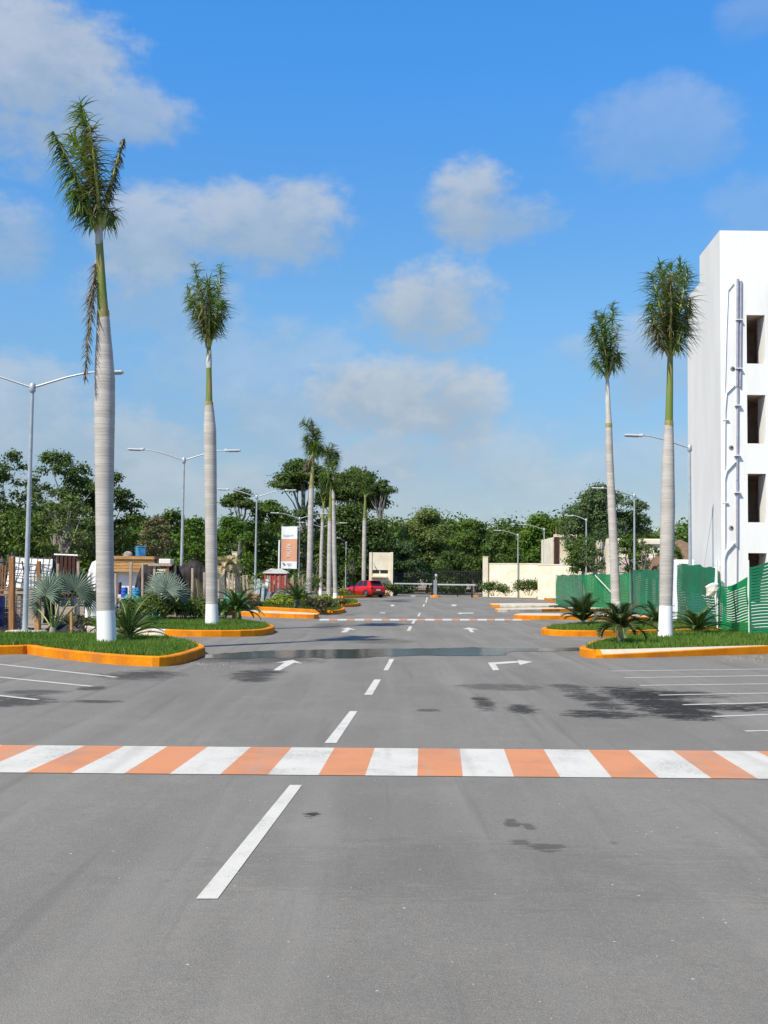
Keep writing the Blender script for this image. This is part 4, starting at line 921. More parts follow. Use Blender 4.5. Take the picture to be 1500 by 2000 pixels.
# ------------------------------------------------------------------ cycads, strap-leaved plants, silver fan palms
def leaf_shape(L, arch, nl, ll, w, leaf, rach, seed, tip=.25, elev=1.0):
    """one stiff feather leaf in the x-z plane, growing from the origin; returns a shared mesh"""
    pts = []
    for i in range(11):
        t = i / 10; a = elev - arch * t * t
        pts.append((pts[-1] + Vector((math.cos(a), 0, math.sin(a))) * L / 10) if pts else Vector((0, 0, 0)))
    rng = random.Random(seed); q = MB(); q.tube(pts, [.014 * (1 - .8 * i / 10) for i in range(11)], 5, 1)
    for k in range(nl):
        t = .1 + .9 * k / nl; f = t * 10; i = min(9, int(f)); p = pts[i].lerp(pts[i + 1], f - i); tan = (pts[i + 1] - pts[i]).normalized(); up = Vector((-tan.z, 0, tan.x))
        for s in (-1, 1):
            d = (tan * .55 + Vector((0, s, 0)) * .75 + up * .35).normalized(); l = ll * math.sin(math.pi * min(1, .15 + t * .8)) * rng.uniform(.85, 1.1)
            e = p + d * l - Vector((0, 0, .12 * l)); sd = tan * w / 2
            q.add([p - sd, p + sd, e], [(0, 1, 2)], 0)
    me_o = q.build('frond', [leaf, rach], None, True); return me_o
def rosette(name, label, cat, base, n, L, arch, nl, ll, w, leaf, rach, seed, stem=0.0, stemr=.12, elev=(.35, 1.35), group='cycads on the grass islands', stemm=None, squash=1.0):
    rng = random.Random(seed); root = thing(name, base, label, cat, group)
    if stem: q = MB(); q.lathe((0, 0, -.03), [(stemr * 1.15, 0), (stemr, stem * .5), (stemr * .9, stem)], 10); q.build('stem', stemm or BARK, root, True)
    vars_ = [leaf_shape(L * k, arch * a, nl, ll, w, leaf, rach, seed + i, elev=0) for i, (k, a) in enumerate(((1, 1), (.88, 1.25), (1.08, .8)))]
    for i in range(n):
        src = vars_[i % 3]; o = src if i < 3 else src.copy()
        if i >= 3: COL.objects.link(o)
        o.parent = root; s = rng.uniform(.8, 1.1)
        e = elev[0] + (elev[1] - elev[0]) * (i + rng.random()) / n
        o.matrix_local = Matrix.Translation((0, 0, stem)) @ Matrix.Rotation(i * 2.39996 + rng.uniform(-.2, .2), 4, 'Z') @ Matrix.Rotation(-e, 4, 'Y') @ Matrix.Scale(s, 4)
    return root
rosette('cycad', 'dark green cycad at the foot of the tallest palm', 'cycad', G(250, 1252, .16), 30, 1.02, .9, 46, .16, .02, CYCADLEAF, RACHIS, 11, .1, elev=(.3, 1.35))
rosette('cycad', 'broad cycad on a short brown stem right of the second left palm', 'cycad', G(462, 1213, .16), 42, 1.0, 1.25, 46, .2, .03, CYCADLEAF, RACHIS, 12, .32, .16, elev=(.1, 1.4), stemm=WOODBR)
rosette('cycad', 'smaller cycad half behind the second left palm trunk', 'cycad', G(434, 1208, .16), 24, .85, 1.1, 40, .18, .03, CYCADLEAF, RACHIS, 13, .1, elev=(.3, 1.3))
rosette('cycad', 'low spreading cycad between the right palm and the netting', 'cycad', G(1362, 1236, .16), 32, .98, .8, 46, .19, .026, CYCADLEAF, RACHIS, 14, .06, elev=(.25, 1.3))
rosette('cycad', 'cycad peeping out behind the right palm base', 'cycad', G(1283, 1219, .16), 26, .95, .9, 40, .19, .028, CYCADLEAF, RACHIS, 15, .05, elev=(.3, 1.3))
rosette('cycad', 'dark spiky cycad in the lime coloured bed below the banner', 'cycad', G(580, 1187, .16), 26, 1.15, .9, 36, .24, .04, CYCADLEAF, RACHIS, 16, .35, .14, elev=(.3, 1.4))
rosette('young_palm', 'young palm with drooping leaves on the near right island', 'young palm', G(1212, 1256, .16), 24, .82, 1.5, 24, .3, .05, YUCCALEAF, RACHIS, 17, .36, .065, elev=(.1, 1.35), group='young palms on the right islands', stemm=PALEBARK)
rosette('young_palm', 'young tufted palm on the farther right island', 'young palm', G(1138, 1221, .16), 26, 1.0, 1.0, 24, .34, .055, YUCCALEAF, RACHIS, 18, .12, .09, elev=(.5, 1.4), group='young palms on the right islands', stemm=PALEBARK)

def fan_leaf(root, base, hub, R_, face, seed, m, n=26, up=None, name='fan_leaf', arc=4.6):
    """costapalmate leaf: petiole from base to hub, stiff split fan whose plane is normal to 'face'"""
    rng = random.Random(seed); q = MB(); mid = (base + hub) / 2 + Vector((0, 0, .06))
    q.tube(curve3(base, mid, hub, 6), [.022, .022, .02, .018, .017, .016, .014], 6, 1)
    ax = (hub - base).normalized(); face = face.normalized(); u = (ax - face * ax.dot(face)).normalized(); w = face.cross(u)
    for k in range(n):
        a = -arc / 2 + arc * (k + .5) / n; half = arc / n / 2
        l = R_ * rng.uniform(.88, 1.06) * (1 - .18 * abs(a) / (arc / 2))
        dirs = [u * math.cos(a + s * half) + w * math.sin(a + s * half) for s in (-1, 1)]; dm = u * math.cos(a) + w * math.sin(a)
        fold = face * (.04 * R_)
        cup = face * R_ * .22
        p1 = [hub + d * l * .55 + cup * .25 for d in dirs]; pm = hub + dm * l * .56 + fold + cup * .25
        tip = hub + dm * l + cup * rng.uniform(.5, 1.2) - Vector((0, 0, .1 * l * rng.random()))
        q.add([hub, p1[0], pm], [(0, 1, 2)], 0); q.add([hub, pm, p1[1]], [(0, 1, 2)], 0)
        q.add([p1[0], tip, pm], [(0, 1, 2)], 0); q.add([pm, tip, p1[1]], [(0, 1, 2)], 0)
    return q.build(name, [m, RACHIS], root)
def silver_palm(label, b, hubs, Y, seed):
    base = G(*b, .14); base.y = Y; base.x = P(b[0], b[1], Y).x
    root = thing('silver_fan_palm', base, label, 'fan palm', 'silver fan palms'); q = MB()
    q.lathe(base + Vector((0, 0, -.05)), [(.11, 0), (.1, .12), (.07, .25)], 10); q.build('stem', PALEBARK, root)
    for i, (hx, hy, dy, r, f, m) in enumerate(hubs):
        fan_leaf(root, base + Vector((0, 0, .12)), P(hx, hy, Y + dy), r, Vector(f), seed + i, m)
silver_palm('silvery fan palm between the nearest lamp post and the tallest palm', (103, 1240),
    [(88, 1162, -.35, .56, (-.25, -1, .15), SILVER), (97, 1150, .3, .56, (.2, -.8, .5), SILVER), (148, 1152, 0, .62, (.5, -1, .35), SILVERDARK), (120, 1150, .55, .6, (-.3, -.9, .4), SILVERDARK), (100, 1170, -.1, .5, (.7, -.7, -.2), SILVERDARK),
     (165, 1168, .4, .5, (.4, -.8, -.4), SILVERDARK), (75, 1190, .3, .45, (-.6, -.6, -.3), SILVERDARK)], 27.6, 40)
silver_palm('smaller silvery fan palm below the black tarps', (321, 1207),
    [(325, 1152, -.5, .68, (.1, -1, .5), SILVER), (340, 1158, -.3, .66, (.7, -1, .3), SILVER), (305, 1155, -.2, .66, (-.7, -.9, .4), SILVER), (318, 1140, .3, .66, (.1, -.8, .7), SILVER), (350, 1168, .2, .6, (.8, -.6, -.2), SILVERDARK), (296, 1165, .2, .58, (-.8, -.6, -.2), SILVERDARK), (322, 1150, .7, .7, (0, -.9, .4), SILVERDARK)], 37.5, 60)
root = thing('dry_fan_leaf', P(176, 1170, 30).xy.to_3d(), 'dried orange fan leaf hanging left of the tallest palm trunk', 'dry leaf')
fan_leaf(root, P(176, 1200, 30), P(178, 1172, 30), .42, Vector((.2, -1, .2)), 77, leafmat('dry_fan', (.4, .2, .06), (.6, .34, .12), .2), 22, arc=3.0)

# ------------------------------------------------------------------ leaf clouds: shrubs and trees
def leaf_cloud(name, clumps, leaf, dens, m, parent, seed, flat=.75, local=False, under=.35, aspect=.55):
    """clumps: (x, y, z, rx, rz). Leaves sit through the outer part of every clump."""
    rng = np.random.default_rng(seed); Vs = []
    for (x, y, z, rx, rz) in clumps:
        n = max(12, int(dens * rx * (rx + rz) * 6 / (leaf * leaf)))
        d = rng.normal(size=(n, 3)); d /= np.linalg.norm(d, axis=1)[:, None]
        keep = (d[:, 2] > -under) | (rng.random(n) < .3); d = d[keep]; n = len(d)
        rr = (rng.random(n) ** .45) * (1 + .22 * rng.normal(size=n)); rr = np.clip(rr, .15, 1.35)
        bump = 1 + .22 * np.sin(d[:, 0] * 5 + x) * np.sin(d[:, 1] * 5 + y * 2 + d[:, 2] * 4)
        c = np.array([x, y, z]) + d * np.array([rx, rx, rz]) * (rr * bump)[:, None]
        nr = d * .8 + rng.normal(size=(n, 3)) * .55 + np.array([0, 0, .45]); nr /= np.linalg.norm(nr, axis=1)[:, None]
        t = np.cross(nr, rng.normal(size=(n, 3))); t /= np.linalg.norm(t, axis=1)[:, None]; b = np.cross(nr, t)
        s = leaf * rng.uniform(.55, 1.25, n)[:, None]
        Vs.append(np.stack([c - t * s, c + b * s * aspect + nr * s * .15, c + t * s, c - b * s * aspect + nr * s * .15], 1))
    V = np.concatenate(Vs); return fast_mesh(name, V, 4, m, parent, local)
def bush(name, label, cat, c, rx, ry, h, leaf, m, seed, n=12, dens=.55, group=None, stems=True):
    rng = random.Random(seed); t = thing(name, (c.x, c.y, c.z), label, cat, group)
    cl = []
    for _ in range(n):
        a = rng.uniform(0, 6.28); r = math.sqrt(rng.random()) * .85
        cl.append((c.x + math.cos(a) * r * rx, c.y + math.sin(a) * r * ry, c.z + h * rng.uniform(.35, .72), h * rng.uniform(.28, .42) + .05, h * rng.uniform(.22, .34)))
    leaf_cloud('foliage', cl, leaf, dens, m, t, seed)
    q = MB()
    for (x, y, z, *_r) in cl[:8]: q.tube([(c.x + (x - c.x) * .3, c.y + (y - c.y) * .3, c.z - .05), (x, y, z)], [.02, .008], 5)
    q.build('stem', BARK, t)
    return t
bush('shrub', 'green shrub left of the smaller silver fan palm', 'shrub', G(290, 1212, .15), 1.0, .9, .95, .055, HEDGE, 21, 16)
bush('shrub', 'green shrub right of the smaller silver fan palm', 'shrub', G(362, 1211, .15), .9, .8, .85, .055, HEDGE, 22, 16)
bush('shrub', 'green shrub touching the second left palm trunk', 'shrub', G(398, 1207, .15), .6, .6, .8, .055, HEDGE, 23, 10)
bush('shrub', 'small shrub behind the near left cycad', 'shrub', G(262, 1216, .15), .7, .6, .7, .05, HEDGE, 24, 10)
bush('shrub', 'dry scrubby weed patch beside the silver fan palm foot', 'shrub', P(165, 1230, 31), .9, .7, .5, .05, leafmat('weed_leaves', (.05, .06, .02), (.15, .14, .06)), 25, 9, .35)
bush('shrub', 'bright lime green shrub at the left end of the twin palm bed', 'shrub', G(535, 1184, .15), 1.5, 1.0, .55, .08, LIMEHEDGE, 26, 16)
bush('shrub', 'lime green shrub under the far swept palm', 'shrub', G(565, 1180, .15), 1.2, 1.2, .7, .08, LIMEHEDGE, 27, 14)
bush('shrub', 'lime green shrub left of the twin palm trunks', 'shrub', G(626, 1180, .15), 1.0, 1.0, .6, .08, LIMEHEDGE, 28, 12)
bush('hedge', 'dark reddish clipped hedge at the kerb corner before the twin palms', 'hedge', G(634, 1194, .15), 1.1, .8, .62, .07, REDHEDGE, 29, 18, .8)
bush('shrub', 'green shrub right of the twin palms behind the kerb tip', 'shrub', P(664, 1165, 106), 1.0, 1.0, .8, .1, LIMEHEDGE, 30, 12)
bush('shrub', 'dark green shrub by the far left lamp post', 'shrub', P(590, 1165, 80), 1.1, 1.0, 1.6, .1, LEAF[1], 31, 12)
bush('shrub', 'bush between the red car and the gatehouse', 'shrub', P(757, 1160, 106), 1.0, .9, 1.25, .11, HEDGE, 32, 12)
bush('shrub', 'low bush at the left foot of the cream wall', 'shrub', P(966, 1163, 108), 1.2, .8, 1.5, .1, HEDGE, 33, 10, group=None)
bush('shrub', 'low dry bush in the middle of the cream wall bed', 'shrub', P(994, 1163, 107), 1.6, .8, 1.1, .1, LEAF[3], 34, 10)
bush('shrub', 'taller bush right of the lamp post at the cream wall', 'shrub', P(1032, 1162, 105), 1.1, .8, 1.6, .1, HEDGE, 35, 10)

def tree(name, label, px, Y, ytop, wpx, ybot, m, seed, n=26, leaf=.2, dens=.5, tr=.2, shape='round', bark=None, group='trees beyond the car park', lean=0.0, trunks=1, cr=(.17, .3), flat=.7):
    n = int(n * 1.35); rng = random.Random(seed); s = Y / FPX; x0 = P(px, 1000, Y).x; zt = P(px, ytop, Y).z; zb = P(px, ybot, Y).z; w = wpx * s / 2; h = zt - zb
    t = thing(name, (x0, Y, 0), label, 'tree', group); cl = []; k = 0
    while len(cl) < n and k < 4000:
        k += 1
        a = rng.uniform(0, 6.283); v = rng.random(); u = rng.random() ** .5
        if shape == 'flat': R_ = w * (1 - .25 * v); zz = zb + h * (.55 + .35 * v) * (1 - .35 * (u * u)) ; rx = w * rng.uniform(*cr); rz = rx * .42
        elif shape == 'dome': R_ = w * math.sqrt(max(.02, 1 - (v * .92) ** 2)); zz = zb + h * .88 * v; rx = w * rng.uniform(*cr); rz = rx * flat
        else: R_ = w * math.sin(math.pi * (.16 + .76 * v)) ** .7; zz = zb + h * (.06 + .84 * v); rx = w * rng.uniform(*cr); rz = rx * flat
        rx = min(rx, max(.3, R_ * .75)); R_ = max(.1, R_ - rx * .8)
        cl.append((x0 + lean * (zz - zb) + math.cos(a) * u * R_, Y + math.sin(a) * u * R_ * .8, min(zz, zt - rz * .9), rx, rz))
    leaf_cloud('crown', cl, leaf * .66, dens * 1.75, m, t, seed)
    b = bark or BARK
    for ti in range(trunks):
        q = MB(); tx = x0 + (ti - (trunks - 1) / 2) * w * .25; zf = max(.8, zb * .75 + .3); top_ = Vector((x0 + lean * h * .4, Y, zb + h * .45)); base = Vector((tx, Y + ti * .3, -.1)); fork = Vector((tx * .7 + x0 * .3 + rng.uniform(-.2, .2), Y, zf))
        q.tube([base, base.lerp(fork, .5) + Vector((rng.uniform(-.15, .15), 0, 0)), fork, fork.lerp(top_, .6), top_], [tr, tr * .85, tr * .75, tr * .45, tr * .2], 8)
        q.build('trunk', b, t)
        for c in cl[ti::max(2, len(cl) // 9)]:
            q = MB(); e = Vector(c[:3]); mid = fork.lerp(e, .5) + Vector((rng.uniform(-.3, .3), rng.uniform(-.3, .3), rng.uniform(0, .5)))
            q.tube([fork + (top_ - fork) * rng.uniform(0, .35), mid, e], [tr * .3, tr * .18, tr * .06], 6); q.build('limb', b, t)
    return t
# left group behind the yard
tree('tree', 'open crowned tree at the far left edge behind the builders yard', 5, 62, 872, 170, 1030, LEAF[0], 101, 28, .16, .34, cr=(.16, .26))
tree('tree', 'large airy tree seen between the nearest lamp post and tallest palm', 118, 66, 872, 185, 1030, LEAF[0], 102, 34, .16, .36, cr=(.15, .25), bark=PALEBARK, trunks=2)
tree('tree', 'leafy tree rising behind the tallest palm trunk', 212, 68, 915, 150, 1095, LEAF[0], 103, 36, .17, .5)
tree('tree', 'mid green thicket tree left of the nearest lamp post', 30, 58, 1000, 170, 1105, LEAF[1], 104, 26, .16, .5)
tree('tree', 'pale stemmed tree with yellowish lower crown left of the tallest palm', 128, 60, 960, 140, 1095, LEAF[3], 105, 24, .15, .34, bark=PALEBARK, trunks=3)
tree('tree', 'dark tree filling the gap under the airy crowns', 75, 74, 985, 260, 1120, LEAF[0], 106, 34, .2, .5)
tree('tree', 'dull olive brown tree right of the tallest palm', 302, 72, 1003, 92, 1100, LEAF[2], 107, 30, .14, .5)
tree('tree', 'green tree behind the second double lamp post', 330, 90, 990, 130, 1120, LEAF[1], 108, 30, .2, .5)
tree('tree', 'bright green tree left of the second palm', 385, 86, 1005, 110, 1125, LEAF[5], 109, 28, .2, .5)
tree('tree', 'flat topped tree right of the second palm', 466, 98, 950, 96, 1018, LEAF[0], 110, 18, .2, .5, shape='flat', cr=(.24, .4))
tree('tree', 'deep green tree below the flat topped crown', 455, 92, 1000, 110, 1130, LEAF[5], 111, 30, .2, .5)
tree('tree', 'tall dark tree behind the banner', 525, 100, 968, 140, 1130, LEAF[1], 112, 38, .22, .55)
tree('tree', 'dark tree between the banner and the swept palm', 595, 112, 985, 140, 1150, LEAF[0], 113, 36, .24, .5)
tree('tree', 'great spreading tree with its flat left bough above the banner', 590, 132, 890, 142, 990, LEAF[0], 114, 34, .26, .55, shape='flat', cr=(.22, .36), tr=.4, lean=.0)
tree('tree', 'great spreading tree above the twin palms', 685, 134, 902, 170, 1040, LEAF[0], 115, 46, .26, .55, shape='flat', cr=(.22, .36), tr=.5)
tree('tree', 'spreading tree with bare pale boughs above the gatehouse', 744, 130, 928, 90, 1000, LEAF[0], 116, 24, .24, .42, shape='flat', cr=(.22, .36), tr=.35, bark=PALEBARK)
tree('tree', 'shaded tree under the spreading crowns left of the gatehouse', 690, 126, 972, 185, 1160, LEAF[0], 117, 48, .26, .5)
tree('tree', 'vivid green creeper covered tree left of the gatehouse', 687, 116, 1062, 34, 1150, LEAF[5], 118, 16, .18, .5)
tree('tree', 'tall pale brownish shrubby tree behind the twin palms', 622, 100, 1075, 44, 1165, LEAF[3], 119, 18, .16, .42)
tree('tree', 'broad light green tree centred behind the gate', 835, 138, 984, 150, 1130, LEAF[3], 120, 48, .26, .55, shape='dome')
tree('tree', 'bluish green tree right of the gatehouse', 790, 128, 1056, 110, 1160, LEAF[4], 121, 30, .24, .55)
tree('tree', 'dark green tree right of the gate centre', 925, 134, 1008, 110, 1150, LEAF[1], 122, 36, .26, .55)
tree('tree', 'dark shaded tree directly behind the black gate', 880, 126, 1075, 120, 1165, LEAF[0], 123, 30, .24, .5)
tree('tree', 'smooth round topped tree behind the right lamp posts', 1058, 128, 996, 150, 1140, LEAF[5], 124, 52, .25, .6, shape='dome')
tree('tree', 'green tree behind the plain cream wall', 985, 122, 1030, 100, 1140, LEAF[1], 125, 30, .24, .55)
tree('tree', 'tall grey green tree behind the leaning palm', 1182, 96, 940, 200, 1100, LEAF[4], 126, 64, .19, .46, cr=(.14, .24), bark=PALEBARK, trunks=2)
tree('tree', 'dark leafy tree left of the two right palms', 1246, 98, 968, 80, 1090, LEAF[4], 127, 24, .19, .48)
tree('tree', 'low tree growing before the cream house', 1140, 90, 1042, 104, 1122, LEAF[1], 128, 34, .17, .46)
tree('tree', 'shrubby tree filling the gap left of the white block', 1312, 74, 1040, 66, 1112, LEAF[1], 129, 18, .15, .48)
tree('tree', 'sparse sapling between the two right palms', 1255, 76, 1050, 50, 1120, LEAF[3], 130, 14, .14, .3)
tree('tree', 'round tree peeking above the right end of the cream wall', 1105, 118, 1005, 70, 1110, LEAF[1], 131, 20, .22, .5)
tree('tree', 'leafy shrub tree screening the middle of the larger cream house', 1232, 78, 1038, 84, 1122, LEAF[1], 132, 32, .15, .4)
tree('tree', 'dark shrub tree just right of the leaning palm stem', 1268, 80, 1058, 60, 1120, LEAF[0], 133, 18, .15, .4)
tree('tree', 'loose branched tree before the right side of the cream house', 1165, 86, 1030, 80, 1118, LEAF[4], 134, 20, .16, .4, bark=PALEBARK)
# the far wood behind all of these
cl = []; rg = random.Random(77)
for i in range(520):
    px = rg.uniform(-250, 1750); Y = rg.uniform(150, 185); zt = P(px, rg.uniform(1014, 1050) + 14 * math.sin(px * .021), Y).z
    zz = rg.random(); cl.append((P(px, 1000, Y).x, Y, zt * (.15 + .78 * zz), rg.uniform(2.0, 3.6), rg.uniform(1.6, 2.6)))
tag(leaf_cloud('far_wood', cl, .36, .8, LEAF[1], None, 5), 'dark mass of forest closing the view behind the site', 'forest', kind='stuff')

# ------------------------------------------------------------------ banner
def text(body, size, loc, rot, m, parent, name='lettering', sx=1.0):
    cu = bpy.data.curves.new(name, 'FONT'); cu.body = body; cu.size = size; cu.align_x = 'CENTER'; cu.align_y = 'CENTER'; cu.extrude = .003
    cu.materials.append(m); o = bpy.data.objects.new(name, cu); COL.objects.link(o); o.parent = parent
    o.location = Vector(loc) - ORG[parent.name]; o.rotation_euler = rot; ORG[o.name] = Vector(loc)
    me = bpy.data.meshes.new_from_object(o.evaluated_get(bpy.context.evaluated_depsgraph_get())); me.name = name
    n = bpy.data.objects.new(name, me); COL.objects.link(n); n.parent = parent; n.location = o.location; n.rotation_euler = o.rotation_euler; n.scale.x = sx
    bpy.data.objects.remove(o); return n
def banner():
    Y = 91.8; a, b = P(550, 1028, Y), P(579.5, 1111, Y); x0, x1, zt, zb = a.x, b.x, a.z, b.z; W_ = x1 - x0; H_ = zt - zb
    t = thing('banner', ((x0 + x1) / 2, Y, zb), 'tall white and peach street banner hung on the lamp post', 'banner')
    z1, z2 = P(560, 1052.5, Y).z, P(560, 1096.5, Y).z
    q = MB(); N = 8
    for za, zb_, mi in ((zt, z1, 0), (z1, z2, 1), (z2, zb, 0)):
        for i in range(N):
            u0, u1 = i / N, (i + 1) / N; k0, k1 = .03 * math.sin(u0 * 5), .03 * math.sin(u1 * 5)
            q.quad((x0 + W_ * u0, Y + k0, zb_), (x0 + W_ * u1, Y + k1, zb_), (x0 + W_ * u1, Y + k1, za), (x0 + W_ * u0, Y + k0, za), mi)
    q.build('sheet', [mat('banner_white', (.82, .83, .84), .6, var=.03), mat('banner_peach', (.68, .34, .21), .6, var=.05)], t)
    bl = mat('banner_blue', (.22, .33, .5), .6, var=.03); wh = mat('banner_letter_white', (.82, .78, .74), .6, var=.03); gr = mat('banner_grey', (.2, .19, .3), .6, var=.03)
    text('PASEO KIO', .2, ((x0 + x1) / 2, Y - .02, P(560, 1046, Y).z), (R(90), 0, 0), bl, t)
    text('PALAPA', .5, ((x0 + x1) / 2, Y - .02, P(560, 1075, Y).z), (R(90), R(-90), 0), wh, t, sx=.6)
    q = MB(); c = Vector((x0 + W_ * .17, Y - .01, P(560, 1101.5, Y).z))
    q.add([c + Vector((-.12, 0, .06)), c + Vector((.02, 0, .1)), c + Vector((.16, 0, -.06)), c + Vector((.02, 0, -.12))], [(0, 1, 2, 3)]); q.build('logo_mark', gr, t)
    for k in range(2):
        q = MB(); c = Vector((x0 + W_ * .6, Y - .01, P(560, 1101 + k * 3.4, Y).z)); w = .3 - k * .08
        q.add([c + Vector((-w, 0, -.035)), c + Vector((w, 0, -.035)), c + Vector((w, 0, .035)), c + Vector((-w, 0, .035))], [(0, 1, 2, 3)]); q.build('logo_line', mat('banner_lilac', (.45, .47, .62), .6, var=.03), t)
    for z in (zt, zb):
        q = MB(); xr = P(585.5, 1000, Y).x; q.tube([(x0 - .05, Y + .02, z), (xr, Y + .04, z)], .02, 6); q.build('bracket', GREYMETAL, t)
banner()

# ------------------------------------------------------------------ red hatchback
def car():
    Y = 101.0; c = P(714, 1150, Y); root = thing('parked_car', (c.x, Y, 0), 'red hatchback parked nose away beside the gatehouse', 'car', rz=math.atan2(.809, -.588))
    red = bpy.data.materials.new('car_red'); red.use_nodes = True; b = red.node_tree.nodes['Principled BSDF']
    b.inputs['Base Color'].default_value = (.5, .006, .012, 1); b.inputs['Roughness'].default_value = .35; b.inputs['Coat Weight'].default_value = .35
    glass = mat('car_glass', (.012, .012, .014), .08, spec=.6, var=.02); tyre = mat('tyre', (.025, .025, .026), .85); rim = mat('alloy', (.3, .3, .31), .35, metal=.7)
    blk = mat('black_trim', (.02, .02, .02), .6); tail = mat('tail_lamp', (.3, .006, .01), .2, var=.05); plate = mat('number_plate', (.7, .7, .68), .5)
    st = [(1.97, .34, .60, .66), (1.9, .25, .74, .77), (1.55, .22, .88, .85), (1.2, .21, .95, .87), (.8, .21, 1.0, .88), (0, .2, 1.0, .88), (-.8, .2, 1.02, .885), (-1.4, .21, 1.05, .88), (-1.75, .25, 1.04, .85), (-1.92, .32, .98, .8), (-1.97, .42, .86, .74)]
    q = MB(); rows = []
    for x, z0, zt, w in st:
        half = [(w * .9, z0), (w * .98, z0 + .12), (w, z0 + (zt - z0) * .5), (w * .99, z0 + (zt - z0) * .75), (w * .94, zt - .05), (w * .84, zt)]
        rows.append([(x, y, z) for y, z in half] + [(x, -y, z) for y, z in reversed(half)])
    n = len(rows[0]); q.add([p for r in rows for p in r], [(i * n + j, (i + 1) * n + j, (i + 1) * n + (j + 1) % n, i * n + (j + 1) % n) for i in range(len(rows) - 1) for j in range(n)], 0, True)
    q.add(rows[0], [tuple(range(n))]); q.add(rows[-1], [tuple(range(n - 1, -1, -1))])
    body = q.build('body', red, root, True)
    # cabin: pillars and roof in red, panes set 4 mm proud
    B = [(.85, .78), (.25, .8), (-.6, .8), (-1.35, .79), (-1.82, .72)]; T = [(.12, .6), (-.0, .62), (-.6, .62), (-1.2, .6), (-1.42, .56)]; zb, zt = .99, 1.5
    q = MB(); bl = [(x, y, zb) for x, y in B]; tl = [(x, y, zt - .03 * (i in (0, 4))) for i, (x, y) in enumerate(T)]
    ml = [(x, -y, z) for x, y, z in bl]; mt = [(x, -y, z) for x, y, z in tl]; vs = bl + tl + ml + mt
    fs = [(i, i + 1, 6 + i, 5 + i) for i in range(4)] + [(11 + i, 10 + i, 15 + i, 16 + i) for i in range(4)] + [(5 + i, 6 + i, 16 + i, 15 + i) for i in range(4)] + [(0, 5, 15, 10), (4, 14, 19, 9)]
    q.add(vs, fs); q.build('roof', red, root, True)
    def pane(a, b_, c_, d, off, name, k=.1):
        pts = [Vector(v) for v in (a, b_, c_, d)]; m_ = sum(pts, Vector()) / 4; pts = [p + (m_ - p) * k + Vector(off) * .006 for p in pts]
        w = MB(); w.add(pts, [(0, 1, 2, 3)]); w.build(name, glass, root, True)
    for s in (1, -1):
        f = lambda v: (v[0], v[1] * s, v[2])
        for i in (0, 1, 2): pane(f(bl[i + 0]), f(bl[i + 1]), f(tl[i + 1]), f(tl[i]), (0, s, .3), 'side_window', .09)
    pane(bl[0], tl[0], mt[0], ml[0], (1, 0, .6), 'windscreen', .08); pane(bl[4], ml[4], mt[4], tl[4], (-1, 0, .5), 'rear_window', .14)
    for x in (1.22, -1.25):
        for s in (1, -1):
            w = MB(); w.lathe((x, s * .79, .32), [(.2, -.1), (.315, -.1), (.325, -.05), (.325, .06), (.3, .105), (.2, .11)], 20, M=Matrix.Rotation(R(-90) * s, 3, 'X')); wo = w.build('wheel', tyre, root, True)
            w = MB(); w.lathe((x, s * .79, .32), [(.21, .05), (.21, .112), (.16, .1), (.05, .118)], 16, M=Matrix.Rotation(R(-90) * s, 3, 'X')); w.build('rim', rim, wo, True)
            w = MB(); vs = [Vector((x + .4 * math.cos(a), s * .893, .32 + .4 * math.sin(a))) for a in [i * math.pi / 10 for i in range(11)]]
            vs2 = [Vector((x + .33 * math.cos(a), s * .893, .32 + .33 * math.sin(a))) for a in [i * math.pi / 10 for i in range(11)]]
            w.add(vs + vs2, [(i, i + 1, 12 + i, 11 + i) for i in range(10)]); w.build('wheel_arch', blk, root, True)
    for s in (1, -1):
        w = MB(); w.box((-1.9, s * .66, .88), (.16, .3, .16), rz=s * .35, bev=.03); w.build('tail_light', tail, root, True)
        w = MB(); w.box((1.84, s * .6, .68), (.2, .28, .12), rz=-s * .5, bev=.03); w.build('headlight', plate, root, True)
        w = MB(); w.box((.62, s * .98, 1.02), (.12, .2, .13), bev=.03); w.build('mirror', red, root, True)
        for xx in (.3, -.55):
            w = MB(); w.box((xx - .22, s * .885, .78), (.16, .03, .03)); w.build('door_handle', red, root, True)
    w = MB(); w.box((-1.95, 0, .4), (.12, 1.35, .22), bev=.03); w.build('bumper', blk, root, True)
    w = MB(); w.box((-1.985, 0, .68), (.02, .42, .13)); w.build('number_plate', plate, root, True)
    w = MB(); w.box((-1.52, 0, 1.49), (.3, 1.05, .035)); w.build('spoiler', red, root, True)
    w = MB(); w.tube([(-1.0, .1, 1.5), (-1.15, .1, 1.68)], .008, 5); w.build('aerial', blk, root, True)
car()

